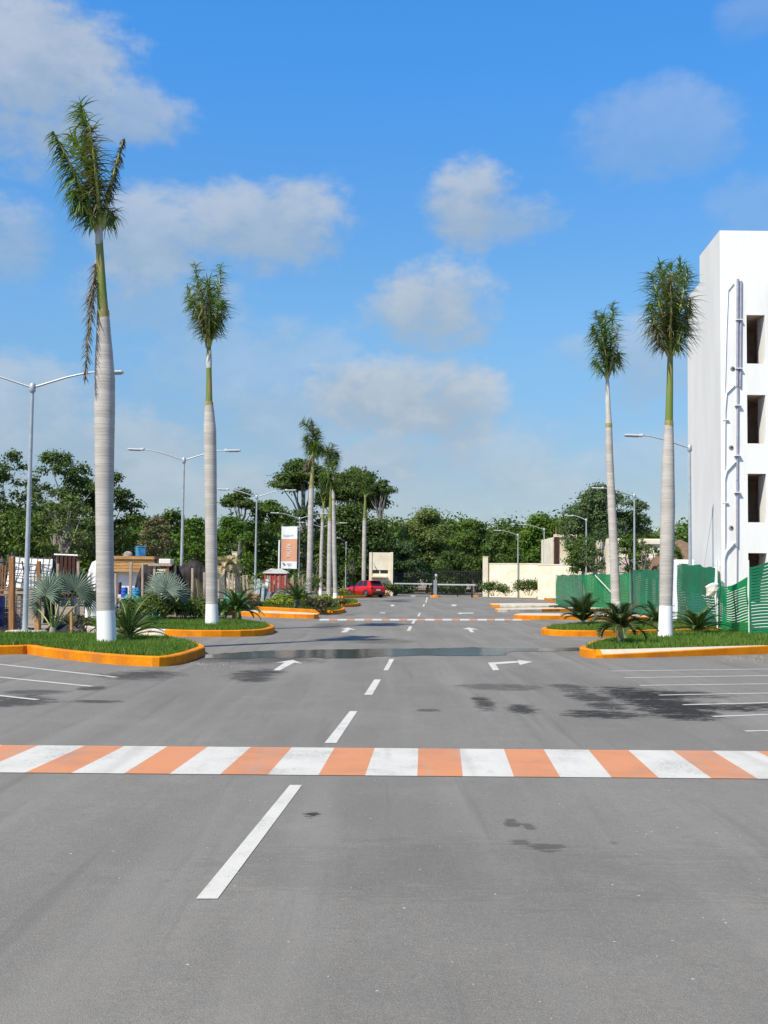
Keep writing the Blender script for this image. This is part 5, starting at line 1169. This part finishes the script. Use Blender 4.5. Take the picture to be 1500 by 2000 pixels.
# ------------------------------------------------------------------ builders yard on the left
def post(px, ytop, ybase, Y, w, m, label, cat='post', group='timber posts of the yard fence', lean=0, name='timber_post'):
    a = P(px, ybase, Y); a.z = 0.0; b = P(px + lean, ytop, Y); t = MB(); r = w / 2
    d = b - a; M_ = d.to_track_quat('Z', 'Y').to_matrix()
    t.box((a + b) / 2, (w, w * .8, d.length), M=M_, bev=.006)
    return tag(t.build(name, m), label, cat, group)
def tarp(name, label, pts_px, Y, depth, m, seed, cat='tarpaulin'):
    """draped sheet: ridge outline in photo points pulled back over 'depth' metres with folds"""
    rng = random.Random(seed); n = len(pts_px); ph = [rng.uniform(0, 6.3) for _ in range(4)]; vs = []; K = 9; S = (n - 1) * 5 + 1
    for j in range(K):
        v = j / (K - 1)
        for i in range(S):
            f = i / 5; k = min(n - 2, int(f)); u = f - k; px = pts_px[k][0] + (pts_px[k + 1][0] - pts_px[k][0]) * u; py = pts_px[k][1] + (pts_px[k + 1][1] - pts_px[k][1]) * u
            p = P(px, py, Y); fold = .12 * math.sin(i * 1.3 + ph[0]) + .07 * math.sin(i * 2.9 + ph[1] + v * 2)
            z = p.z * (1 - v * .97) if v > 0 else p.z
            vs.append((p.x + .1 * math.sin(v * 4 + i + ph[2]) * v, Y - v * depth * .25 - fold * v + (.12 if v == 0 else 0), z))
    for i in range(S): x, y, z = vs[i]; vs.append((x, Y + depth, z * .9))
    fs = [(j * S + i, j * S + i + 1, (j + 1) * S + i + 1, (j + 1) * S + i) for j in range(K - 1) for i in range(S - 1)] + [(K * S + i, K * S + i + 1, i + 1, i) for i in range(S - 1)]
    q = MB(); q.add(vs, fs, 0, True); return tag(q.build(name, m), label, cat)
def heap(name, label, px0, px1, ytop, Y, m, seed, cat='heap', depth=1.0, chunk=None, kind=None):
    rng = random.Random(seed); a, b = P(px0, 1150, Y).x, P(px1, 1150, Y).x; zt = P(px0, ytop, Y).z; q = MB(); n = 16; k = 7; vs = []
    for i in range(n + 1):
        for j in range(k + 1):
            u, v = i / n, j / k; h = math.sin(math.pi * u) ** .5 * math.sin(math.pi * v) ** .7
            vs.append((a + (b - a) * u + rng.uniform(-.04, .04), Y - depth / 2 + depth * v, max(0.0, h * zt * rng.uniform(.55, 1.05))))
    q.add(vs, [(i * (k + 1) + j, (i + 1) * (k + 1) + j, (i + 1) * (k + 1) + j + 1, i * (k + 1) + j + 1) for i in range(n) for j in range(k)])
    if chunk:
        for _ in range(60):
            i = rng.randrange(n + 1); j = rng.randrange(1, k); p = Vector(vs[i * (k + 1) + j]); s = chunk * rng.uniform(.5, 1.3)
            q.box(p, (s, s * .7, s * .6), rng.uniform(0, 3))
    return tag(q.build(name, m), label, cat, kind=kind)
def barrel(name, label, px, Y, r, h, m, cat, z=0.0, group=None):
    x = P(px, 1150, Y).x; t = thing(name, (x, Y, z), label, cat, group)
    q = MB(); q.lathe((0, 0, 0), [(r * .9, 0), (r, .04), (r, h * .32), (r * 1.05, h * .34), (r, h * .37), (r, h * .64), (r * 1.05, h * .66), (r, h * .69), (r, h - .05), (r * .93, h)], 18); q.build('body', m, t, True)
    q = MB(); q.lathe((r * .4, 0, h), [(r * .16, 0), (r * .16, .04)], 10); q.build('cap', m, t, True); return t
# stained posts and rails of the near fence
post(23.5, 1088, 1233, 31, .17, WOODBR, 'thick orange brown post left of the nearest lamp')
post(76, 1096, 1236, 31.5, .12, WOODBR, 'orange brown post right of the nearest lamp')
post(73, 1190, 1236, 30.6, .16, WOOD, 'short bright orange stake behind the silver fan palm')
t = thing('timber_rail', P(20, 1156, 31.3).xy.to_3d() , 'brown double rail crossing behind the nearest lamp post', 'rail')
for y0 in (1152, 1161):
    q = MB(); q.bar(P(-40, y0, 31.2), P(48, y0 + 1, 31.3), .1, .05); q.build('plank', WOODBR, t)
t = thing('pallet', P(2, 1150, 33).xy.to_3d(), 'reddish slatted pallet standing at the left picture edge', 'pallet')
for i in range(6):
    q = MB(); q.bar(P(-14 + i * 5, 1104, 33), P(-16 + i * 5, 1152, 33), .055, .03); q.build('slat', WOODBR, t)
for yy in (1114, 1143):
    q = MB(); q.bar(P(-20, yy, 33.1), P(14, yy, 33.1), .05, .05); q.build('crosspiece', WOODBR, t)
# white sheet with a welded mesh leaning against it
def mesh_sheet():
    Y = 36; t = thing('white_sheet', P(60, 1150, Y).xy.to_3d(), 'leaning white sheet behind rusty rebar mesh in the yard', 'sheet')
    cs = [P(22, 1086, Y + .4), P(103, 1092, Y + .4), P(95, 1152, Y), P(11, 1146, Y)]
    q = MB(); N = 8
    bp = lambda u, v: (cs[0].lerp(cs[1], u)).lerp(cs[3].lerp(cs[2], u), v) + Vector((0, .08 * math.sin(u * 7) * math.sin(v * 5), 0))
    for i in range(N):
        for j in range(N): q.quad(bp(i / N, (j + 1) / N), bp((i + 1) / N, (j + 1) / N), bp((i + 1) / N, j / N), bp(i / N, j / N))
    q.build('sheet', WHITESHEET, t)
    f = Vector((0, -.3, 0))
    for i in range(8):
        u = i / 7; q = MB(); q.tube([bp(u, -.05) + f, bp(u * .97 + .01, .5) + f, bp(u, 1) + f], .016, 5); q.build('wire', WIRE, t)
    for j in range(6):
        v = j / 5; q = MB(); q.tube([bp(-.02, v) + f, bp(.5, v + .02) + f, bp(1.02, v) + f], .016, 5); q.build('wire', WIRE, t)
    q = MB(); q.bar(P(43, 1096, Y - .35), P(48, 1122, Y - .35), .05, .03); q.build('dark_strap', BLACKTARP, t)
mesh_sheet()
def mesh_roll():
    Y = 32.6; c = P(27, 1150, Y); r = .27; h = P(27, 1163, Y).z; t = thing('wire_mesh_roll', (c.x, Y, 0), 'upright bundle of pale blocks wrapped in wire mesh by the first post', 'block stack')
    rng = random.Random(9)
    for j in range(8):
        for i in range(4):
            q = MB(); q.box((c.x - r + .135 / 2 + i * .137, Y + rng.uniform(-.02, .02), .01 + (j + .5) * h / 8), (.128, .3, h / 8 - .02), bev=.006); q.build('block', mat('pale_block', (.42, .36, .31), .9, scale=5, col2=(.34, .28, .24)), t)
    for j in range(9):
        q = MB(); z = .03 + j * (h - .05) / 8; q.tube([(c.x - r - .02, Y - .19, z), (c.x + r + .02, Y - .19, z)], .006, 4); q.build('wire', WIRE, t)
    for i in range(5):
        q = MB(); x = c.x - r + i * 2 * r / 4; q.tube([(x, Y - .185, 0), (x, Y - .185, h)], .006, 4); q.build('wire', WIRE, t)
mesh_roll()
barrel('drum', 'navy blue drum cut by the left picture edge', -8, 32.0, .26, 1.02, NAVY, 'drum')
heap('tarp_shade_heap', 'low black heap of plastic standing in for ground shadow under the first fence posts', -60, 95, 1222, 31.5, BLACKTARP, 1, depth=1.2)  # black lumps give the dark ground shadow and debris below the clutter
heap('tarp_shade_heap', 'dark tarp heap standing in for ground shadow behind the silver fan palm stems', 95, 186, 1205, 32.5, BLACKTARP, 2, depth=1.4)
heap('rubble_heap', 'pale grey rubble sprinkled at the silver fan palm foot', 105, 140, 1236, 29.2, GREYRUB, 3, depth=.6, chunk=.08)
heap('sand_heap', 'pale sand pile between the left grass islands', 258, 318, 1222, 31.5, KERBPALE, 4, depth=1.2)
heap('rubble_heap', 'dark grey pile of sacks and scrap right of the tallest palm', 222, 262, 1172, 41, GREYRUB, 5, depth=1.6, chunk=.2)
tarp('black_cloth', 'black cloth hung between white sheet and rusty panel', [(90, 1125), (95, 1095), (99, 1083), (103, 1092), (108, 1122)], 37, .5, BLACKTARP, 6)
t = thing('rusty_panel', P(132, 1100, 38).xy.to_3d(), 'dark rusty sheet panel under a pale pipe in the yard', 'panel')
q = MB()
for i in range(10): q.box((P(113 + i * 4, 1100, 38).x, 38 + (.03 if i % 2 else 0), 1.6), (.075, .04, 1.5))
q.build('sheet', RUST, t); q = MB(); q.tube([P(106, 1083, 38), P(152, 1085, 38)], .035, 6); q.build('pipe', PVC, t)
for xx in (112, 150):
    q = MB(); q.tube([(P(xx, 1100, 38.05).x, 38.05, 0), (P(xx, 1100, 38.05).x, 38.05, P(xx, 1084, 38).z)], .035, 6); q.build('leg', GREYMETAL, t)
post(113, 1101, 1200, 37, .1, WOODPALE, 'pale post in front of the rusty panel, left one')
post(153, 1097, 1200, 37.2, .1, WOODPALE, 'pale post at the right end of the rusty panel')
post(140, 1187, 1228, 30.5, .08, WOOD, 'short yellowish stake in the shade by the tallest palm', lean=-1)
tarp('white_bag', 'white plastic sheet showing left of the tallest palm trunk', [(172, 1112), (178, 1098), (190, 1092), (205, 1102)], 37, .4, WHITESHEET, 7, 'sheet')
# shack with plank fascia
def shack():
    Y = 52.0; x0, x1 = P(196, 1100, Y).x, P(304, 1100, Y).x; zr = P(250, 1086, Y).z; zb = P(250, 1117, Y).z; n = 5
    t = thing('shack', ((x0 + x1) / 2, Y + 1.5, 0), 'white walled shack under a deep fascia of fresh planks', 'shack')
    q = MB(); q.box((P(232, 1100, Y).x, Y + 1.6, zb / 2), (P(264, 1100, Y).x - P(200, 1100, Y).x, 2.6, zb)); q.build('wall', WHITESHEET, t)
    rng = random.Random(2); hh = (zr - zb) / n
    for i in range(n):
        q = MB(); q.box(((x0 + x1) / 2 + rng.uniform(-.05, .05) + (0 if i else .06), Y - .0 - (.1 if i == n - 1 else rng.uniform(0, .05)), zb + (i + .5) * hh), (x1 - x0 + rng.uniform(-.2, .05), .08, hh * .9)); q.build('plank', WOOD, t)
    q = MB(); q.box(((x0 + x1) / 2, Y + 1.5, zr - .05), (x1 - x0 - .1, 2.8, .1)); q.build('roof', WOODBR, t)
    for px in (220, 300):
        q = MB(); x = P(px, 1100, Y).x; q.box((x, Y + .2, zb / 2), (.12, .12, zb)); q.build('post', WOODPALE, t)
    z = zr + .0
    tt = thing('water_tank', (P(266, 1100, Y).x, Y + .9, z), 'bright blue square tank standing on the plank shack roof', 'tank'); w = (P(276, 1, Y).x - P(257, 1, Y).x)
    q = MB(); q.box((0, 0, .22), (w * .86, w * .8, .44), rz=.5, bev=.03); q.build('body', BLUE, tt, True); q = MB(); q.box((0, 0, .455), (w * .9, w * .84, .05), rz=.5, bev=.01); q.build('lid', BLUE, tt, True)
    rng = random.Random(5); q = MB()
    q.lathe((P(242, 1100, Y).x, Y + .8, z), [(.24, 0), (.23, .1), (.17, .19), (.06, .24)], 12)
    tag(q.build('sack', STONE), 'grey sack lying beside the blue tank on the shack roof', 'sack')
shack()
post(226, 1120, 1205, 42, .1, WOODPALE, 'weathered post close beside the tallest palm trunk')
post(254, 1098, 1208, 42, .12, WOODPALE, 'tall pale post in front of the shack wall', lean=2)
post(278.5, 1101, 1180, 44, .1, WOODPALE, 'pinkish post left of the framed doorway')
barrel('jug', 'royal blue jug in front of the shack', 243, 47, .14, .42, DARKBLUE, 'jug', z=.72, group=None); barrel('jug', 'sky blue round jug right of the tall pale post', 266, 46.5, .17, .36, BLUE, 'jug', z=.78)
barrel('bottle', 'dark maroon bottle standing left of the blue jugs', 234, 47, .07, .5, MAROON, 'bottle', z=.85)
t = thing('work_table', (P(250, 1150, 47).x, 47, 0), 'rough plank table under the blue jugs', 'table')
q = MB(); q.box((P(251, 1150, 47).x, 47, .7), (1.0, .5, .05)); q.build('tabletop', WOODPALE, t)
for xx in (-.42, .42):
    q = MB(); q.box((P(251, 1150, 47).x + xx, 46.9, .34), (.06, .4, .67)); q.build('leg', WOODPALE, t)
tarp('teal_tarp', 'crumpled teal plastic sheet under the jugs', [(238, 1172), (246, 1160), (262, 1161), (276, 1168)], 45, .4, TEAL, 8)
tarp('teal_tarp', 'teal green plastic sheet beside the smaller silver fan palm', [(284, 1178), (292, 1166), (312, 1163), (318, 1172)], 43, .4, TEAL, 9)
tarp('black_tarp', 'black tarp draped over the left end of the frame', [(262, 1146), (268, 1122), (275, 1104), (287, 1102), (302, 1106), (304, 1135)], 47, 1.4, BLACKTARP, 10)
tarp('black_tarp', 'humped black tarp behind the second lamp post', [(338, 1140), (345, 1108), (362, 1101), (374, 1094), (386, 1095), (394, 1103), (404, 1110), (408, 1136)], 47, 1.5, BLACKTARP, 11)
def frame():
    Y = 46.0; t = thing('doorway_frame', (P(310, 1150, Y).x, Y, 0), 'timber doorway frame with a small awning between the tarps', 'frame')
    z = lambda y: P(310, y, Y).z; X = lambda x: P(x, 1100, Y).x
    for px, m, w in ((302, WOODPALE, .09), (327.5, WOODBR, .12)):
        q = MB(); q.box((X(px), Y, z(1104) / 2), (w, w, z(1104))); q.build('upright', m, t)
    q = MB(); q.box(((X(290) + X(336)) / 2, Y - .09, z(1103)), (X(336) - X(290), .06, .1)); q.build('lintel', WOODPALE, t)
    q = MB(); q.quad((X(305), Y - .03, z(1119)), (X(326), Y - .03, z(1117)), (X(326), Y + .3, z(1109)), (X(305), Y + .3, z(1109))); q.build('awning', KERBPALE, t)
    q = MB(); q.box(((X(290) + X(336)) / 2, Y + .9, z(1102)), (X(336) - X(290), 1.6, .05)); q.build('roof_sheet', WOODBR, t)
    q = MB(); q.box(((X(304) + X(345)) / 2, Y + 1.5, z(1104) / 2), (X(345) - X(304), .05, z(1104))); q.build('back_cloth', BLACKTARP, t)
    q = MB(); q.box(((X(305) + X(328)) / 2, Y + .9, z(1102) + .13), (X(328) - X(305), .7, .2), bev=.02)
    tag(q.build('foam_box', WHITESHEET), 'long white box lying on top of the timber doorway frame', 'box')
frame()
post(342, 1106, 1190, 46.5, .11, WOODPALE, 'pale post between doorway frame and second lamp post')
post(375, 1110, 1200, 44, .11, WOODPALE, 'pinkish post in front of the humped tarp', lean=1)
post(399, 1118, 1195, 46, .1, WOODPALE, 'tan post just left of the second palm trunk')
rosette('dry_palm', 'half dry young palm beside the humped black tarp', 'palm', Vector((P(388, 1150, 42).x, 42, 0)), 9, 1.7, .9, 20, .3, .04, PALMMIX, RACHISBR, 91, .1, elev=(.9, 1.45), group=None)
# thatch umbrella, posts and barrels right of the second palm
THL = leafmat('dry_frond_leaf', (.36, .3, .18), (.6, .52, .34), .2, .7)
rosette('dry_palm', 'pale dry drooping palm crown right of the second palm trunk', 'palm', Vector((P(440, 1150, 56).x, 56, 0)), 26, .95, 1.9, 26, .34, .07, THL, RACHISBR, 95, P(440, 1106, 56).z, .05, elev=(-.1, 1.2), group=None)
for i, (px, yt, ln) in enumerate([(426, 1132, 1), (447, 1118, 0), (454.5, 1120, 0), (461, 1122, 0), (472, 1126, -6), (479, 1123, -4), (486, 1123, -4)]):
    lab = ['thin post touching the right side of the second palm trunk', 'first pinkish post below the dry thatch', 'middle pinkish post below the dry thatch', 'right pinkish post below the dry thatch',
           'leftmost of three leaning round poles by the green drum', 'middle one of three leaning round poles by the green drum', 'rightmost of three leaning round poles, nearest the third lamp'][i]
    post(px, yt, 1182, 54 + i * .7, .13 if i > 3 else .12, WOODPALE, lab, lean=ln)
barrel('drum', 'green plastic drum right of the second palm', 468, 52, .28, .72, GREENPL, 'drum', z=.15)
tarp('teal_tarp', 'teal sheet lump just right of the second palm trunk', [(434, 1172), (440, 1160), (450, 1162), (454, 1170)], 50, .3, TEAL, 12)
t = thing('plank_stack', P(493, 1150, 58).xy.to_3d(), 'small stack of light planks left of the third lamp post', 'planks')
for i in range(4):
    q = MB(); q.box((P(493, 1150, 58).x, 58, .35 + i * .13), (.75, .4, .1), rz=.06 * (-1) ** i); q.build('plank', WOOD, t)
q = MB(); q.box((P(493, 1150, 58).x, 58.1, .14), (.7, .4, .28)); q.build('base_block', KERBPALE, t)
t = thing('scrap_sheets', P(508, 1150, 64).xy.to_3d(), 'blue grey scrap sheets leaning right of the third lamp post', 'scrap')
rng = random.Random(12)
for i in range(6):
    q = MB(); a = P(500 + i * 3, 1178, 64); a.z = 0; q.bar(a, P(503 + i * 3.2 + rng.uniform(-2, 4), 1130 + rng.uniform(0, 22), 64 + rng.uniform(0, .5)), .2, .03); q.build('sheet', mat('zinc', (.34, .4, .42), .5, var=.35, metal=.3), t)
# red kiosk, pole and debris
def kiosk():
    Y = 74.0; x0, x1 = P(516, 1100, Y).x, P(559, 1100, Y).x; z = P(530, 1120, Y).z; t = thing('red_kiosk', ((x0 + x1) / 2, Y + 1, 0), 'red panelled kiosk with a rounded white roof below the banner', 'kiosk')
    n = 9
    for i in range(n):
        q = MB(); w = (x1 - x0) / n; q.box((x0 + (i + .5) * w, Y + (.03 if i % 2 else 0), z / 2), (w * .94, .06, z)); q.build('panel', REDPAINT, t)
    q = MB(); q.box(((x0 + x1) / 2, Y + .95, z / 2 - .01), (x1 - x0 - .02, 1.7, z - .02)); q.build('body', REDPAINT, t)
    q = MB(); prof = []
    for i in range(13):
        u = i / 12; prof.append((x0 - .08 + (x1 - x0 + .16) * u, z + .05 + .3 * math.sin(math.pi * u) ** .5 - .06 * abs(math.sin(u * 9.4))))
    vs = [(x, y, zz) for y in (Y - .1, Y + 1.9) for x, zz in prof] + [(x, y, z) for y in (Y - .1, Y + 1.9) for x, zz in prof]; m_ = 13
    q.add(vs, [(i, i + 1, m_ + i + 1, m_ + i) for i in range(12)] + [(2 * m_ + i, 2 * m_ + i + 1, i + 1, i) for i in range(12)] + [(3 * m_ + i + 1, 3 * m_ + i, m_ + i, m_ + i + 1) for i in range(12)]); q.build('roof', WHITESHEET, t)
    q = MB(); a, b = P(561, 1136, Y), P(569, 1149, Y); q.box(((a.x + b.x) / 2, Y + .1, (a.z + b.z) / 2), (b.x - a.x, .4, a.z - b.z)); q.build('side_crate', REDPAINT, t)
kiosk()
q = MB(); x = P(545, 1100, 76.5).x; q.lathe((x, 76.5, 0), [(.07, 0), (.06, P(545, 1055, 76.5).z)], 8)
tag(q.build('white_pole', PVC), 'thin white pole standing left of the banner', 'pole')
heap('rubble_heap', 'heap of grey brown rubble in front of the red kiosk', 508, 590, 1152, 66, GREYRUB, 20, depth=2.2, chunk=.28)
labs = ['stick post at the left corner of the red kiosk', 'slim stick post before the left half of the red kiosk', 'stick post before the middle of the red kiosk', 'stick post before the right half of the red kiosk', 'stick post at the right corner of the red kiosk', 'stick post just right of the red side crate', 'stick post below the right edge of the banner', 'stick post left of the far lamp post', 'pale stick post right of the far lamp post', 'white leaning stick touching the swept palm trunk']
for i, (px, yt, ln) in enumerate([(520, 1124, 3), (526, 1126, 1), (535, 1134, 1), (543.5, 1126, .5), (557, 1124, .5), (568, 1128, 1), (573, 1124, -1), (581, 1132, 4), (591, 1121, 0), (601, 1138, -4)]):
    post(px, yt, 1180, 70 + (i % 3) * .4, .12 if i != 9 else .16, WOODPALE if i != 9 else PVC, labs[i], 'post', 'stick posts before the kiosk', ln, 'stick_post')
rosette('dry_palm', 'drooping brownish young palm right of the red kiosk', 'palm', Vector((P(578, 1150, 69).x, 69, 0)), 12, 2.3, 1.5, 20, .4, .06, PALMMIX, RACHISBR, 92, .1, elev=(.9, 1.4), group=None)
rosette('dry_palm', 'young green palm arching over the kiosk roof', 'palm', Vector((P(552, 1150, 79).x, 79, 0)), 12, 2.9, 1.6, 24, .5, .07, PALMLEAF, RACHIS, 93, .4, elev=(.8, 1.4), group=None)
rosette('dry_palm', 'green young palm drooping right of the dry thatch', 'palm', Vector((P(474, 1150, 60).x, 60, 0)), 11, 2.2, 1.5, 24, .4, .06, PALMLEAF, RACHIS, 94, .4, elev=(.8, 1.4), group=None)

# loose crumbs of soil and gravel on the asphalt
def crumbs(name, label, cat, spots, m, seed):
    rng = random.Random(seed); q = MB()
    for (px, py, hx, hy, n, sz) in spots:
        for _ in range(n):
            p = G(px + rng.gauss(0, hx), py + rng.gauss(0, hy)); s_ = sz * rng.uniform(.4, 1.3)
            vs = [(p.x + s_ * rng.uniform(.6, 1) * math.cos(a), p.y + s_ * rng.uniform(.6, 1) * math.sin(a), 0.001) for a in (0, 1.3, 2.5, 3.8, 5.1)] + [(p.x, p.y, s_ * rng.uniform(.4, .9))]
            q.add(vs, [(0, 1, 5), (1, 2, 5), (2, 3, 5), (3, 4, 5), (4, 0, 5)])
    return tag(q.build(name, m), label, cat, kind='stuff')
crumbs('soil_crumbs', 'crumbs of soil scattered along the right kerb', 'soil', [(1450, 1285, 40, 3, 90, .022), (1490, 1290, 25, 3, 50, .03), (1180, 1290, 25, 2, 30, .018)], DIRT, 3)
crumbs('gravel', 'loose gravel grit on the asphalt near the crossing', 'gravel', [(750, 1600, 600, 160, 260, .007), (420, 1297, 30, 3, 60, .02), (300, 1310, 120, 6, 50, .012), (900, 1340, 300, 25, 110, .011)], STONE, 4)
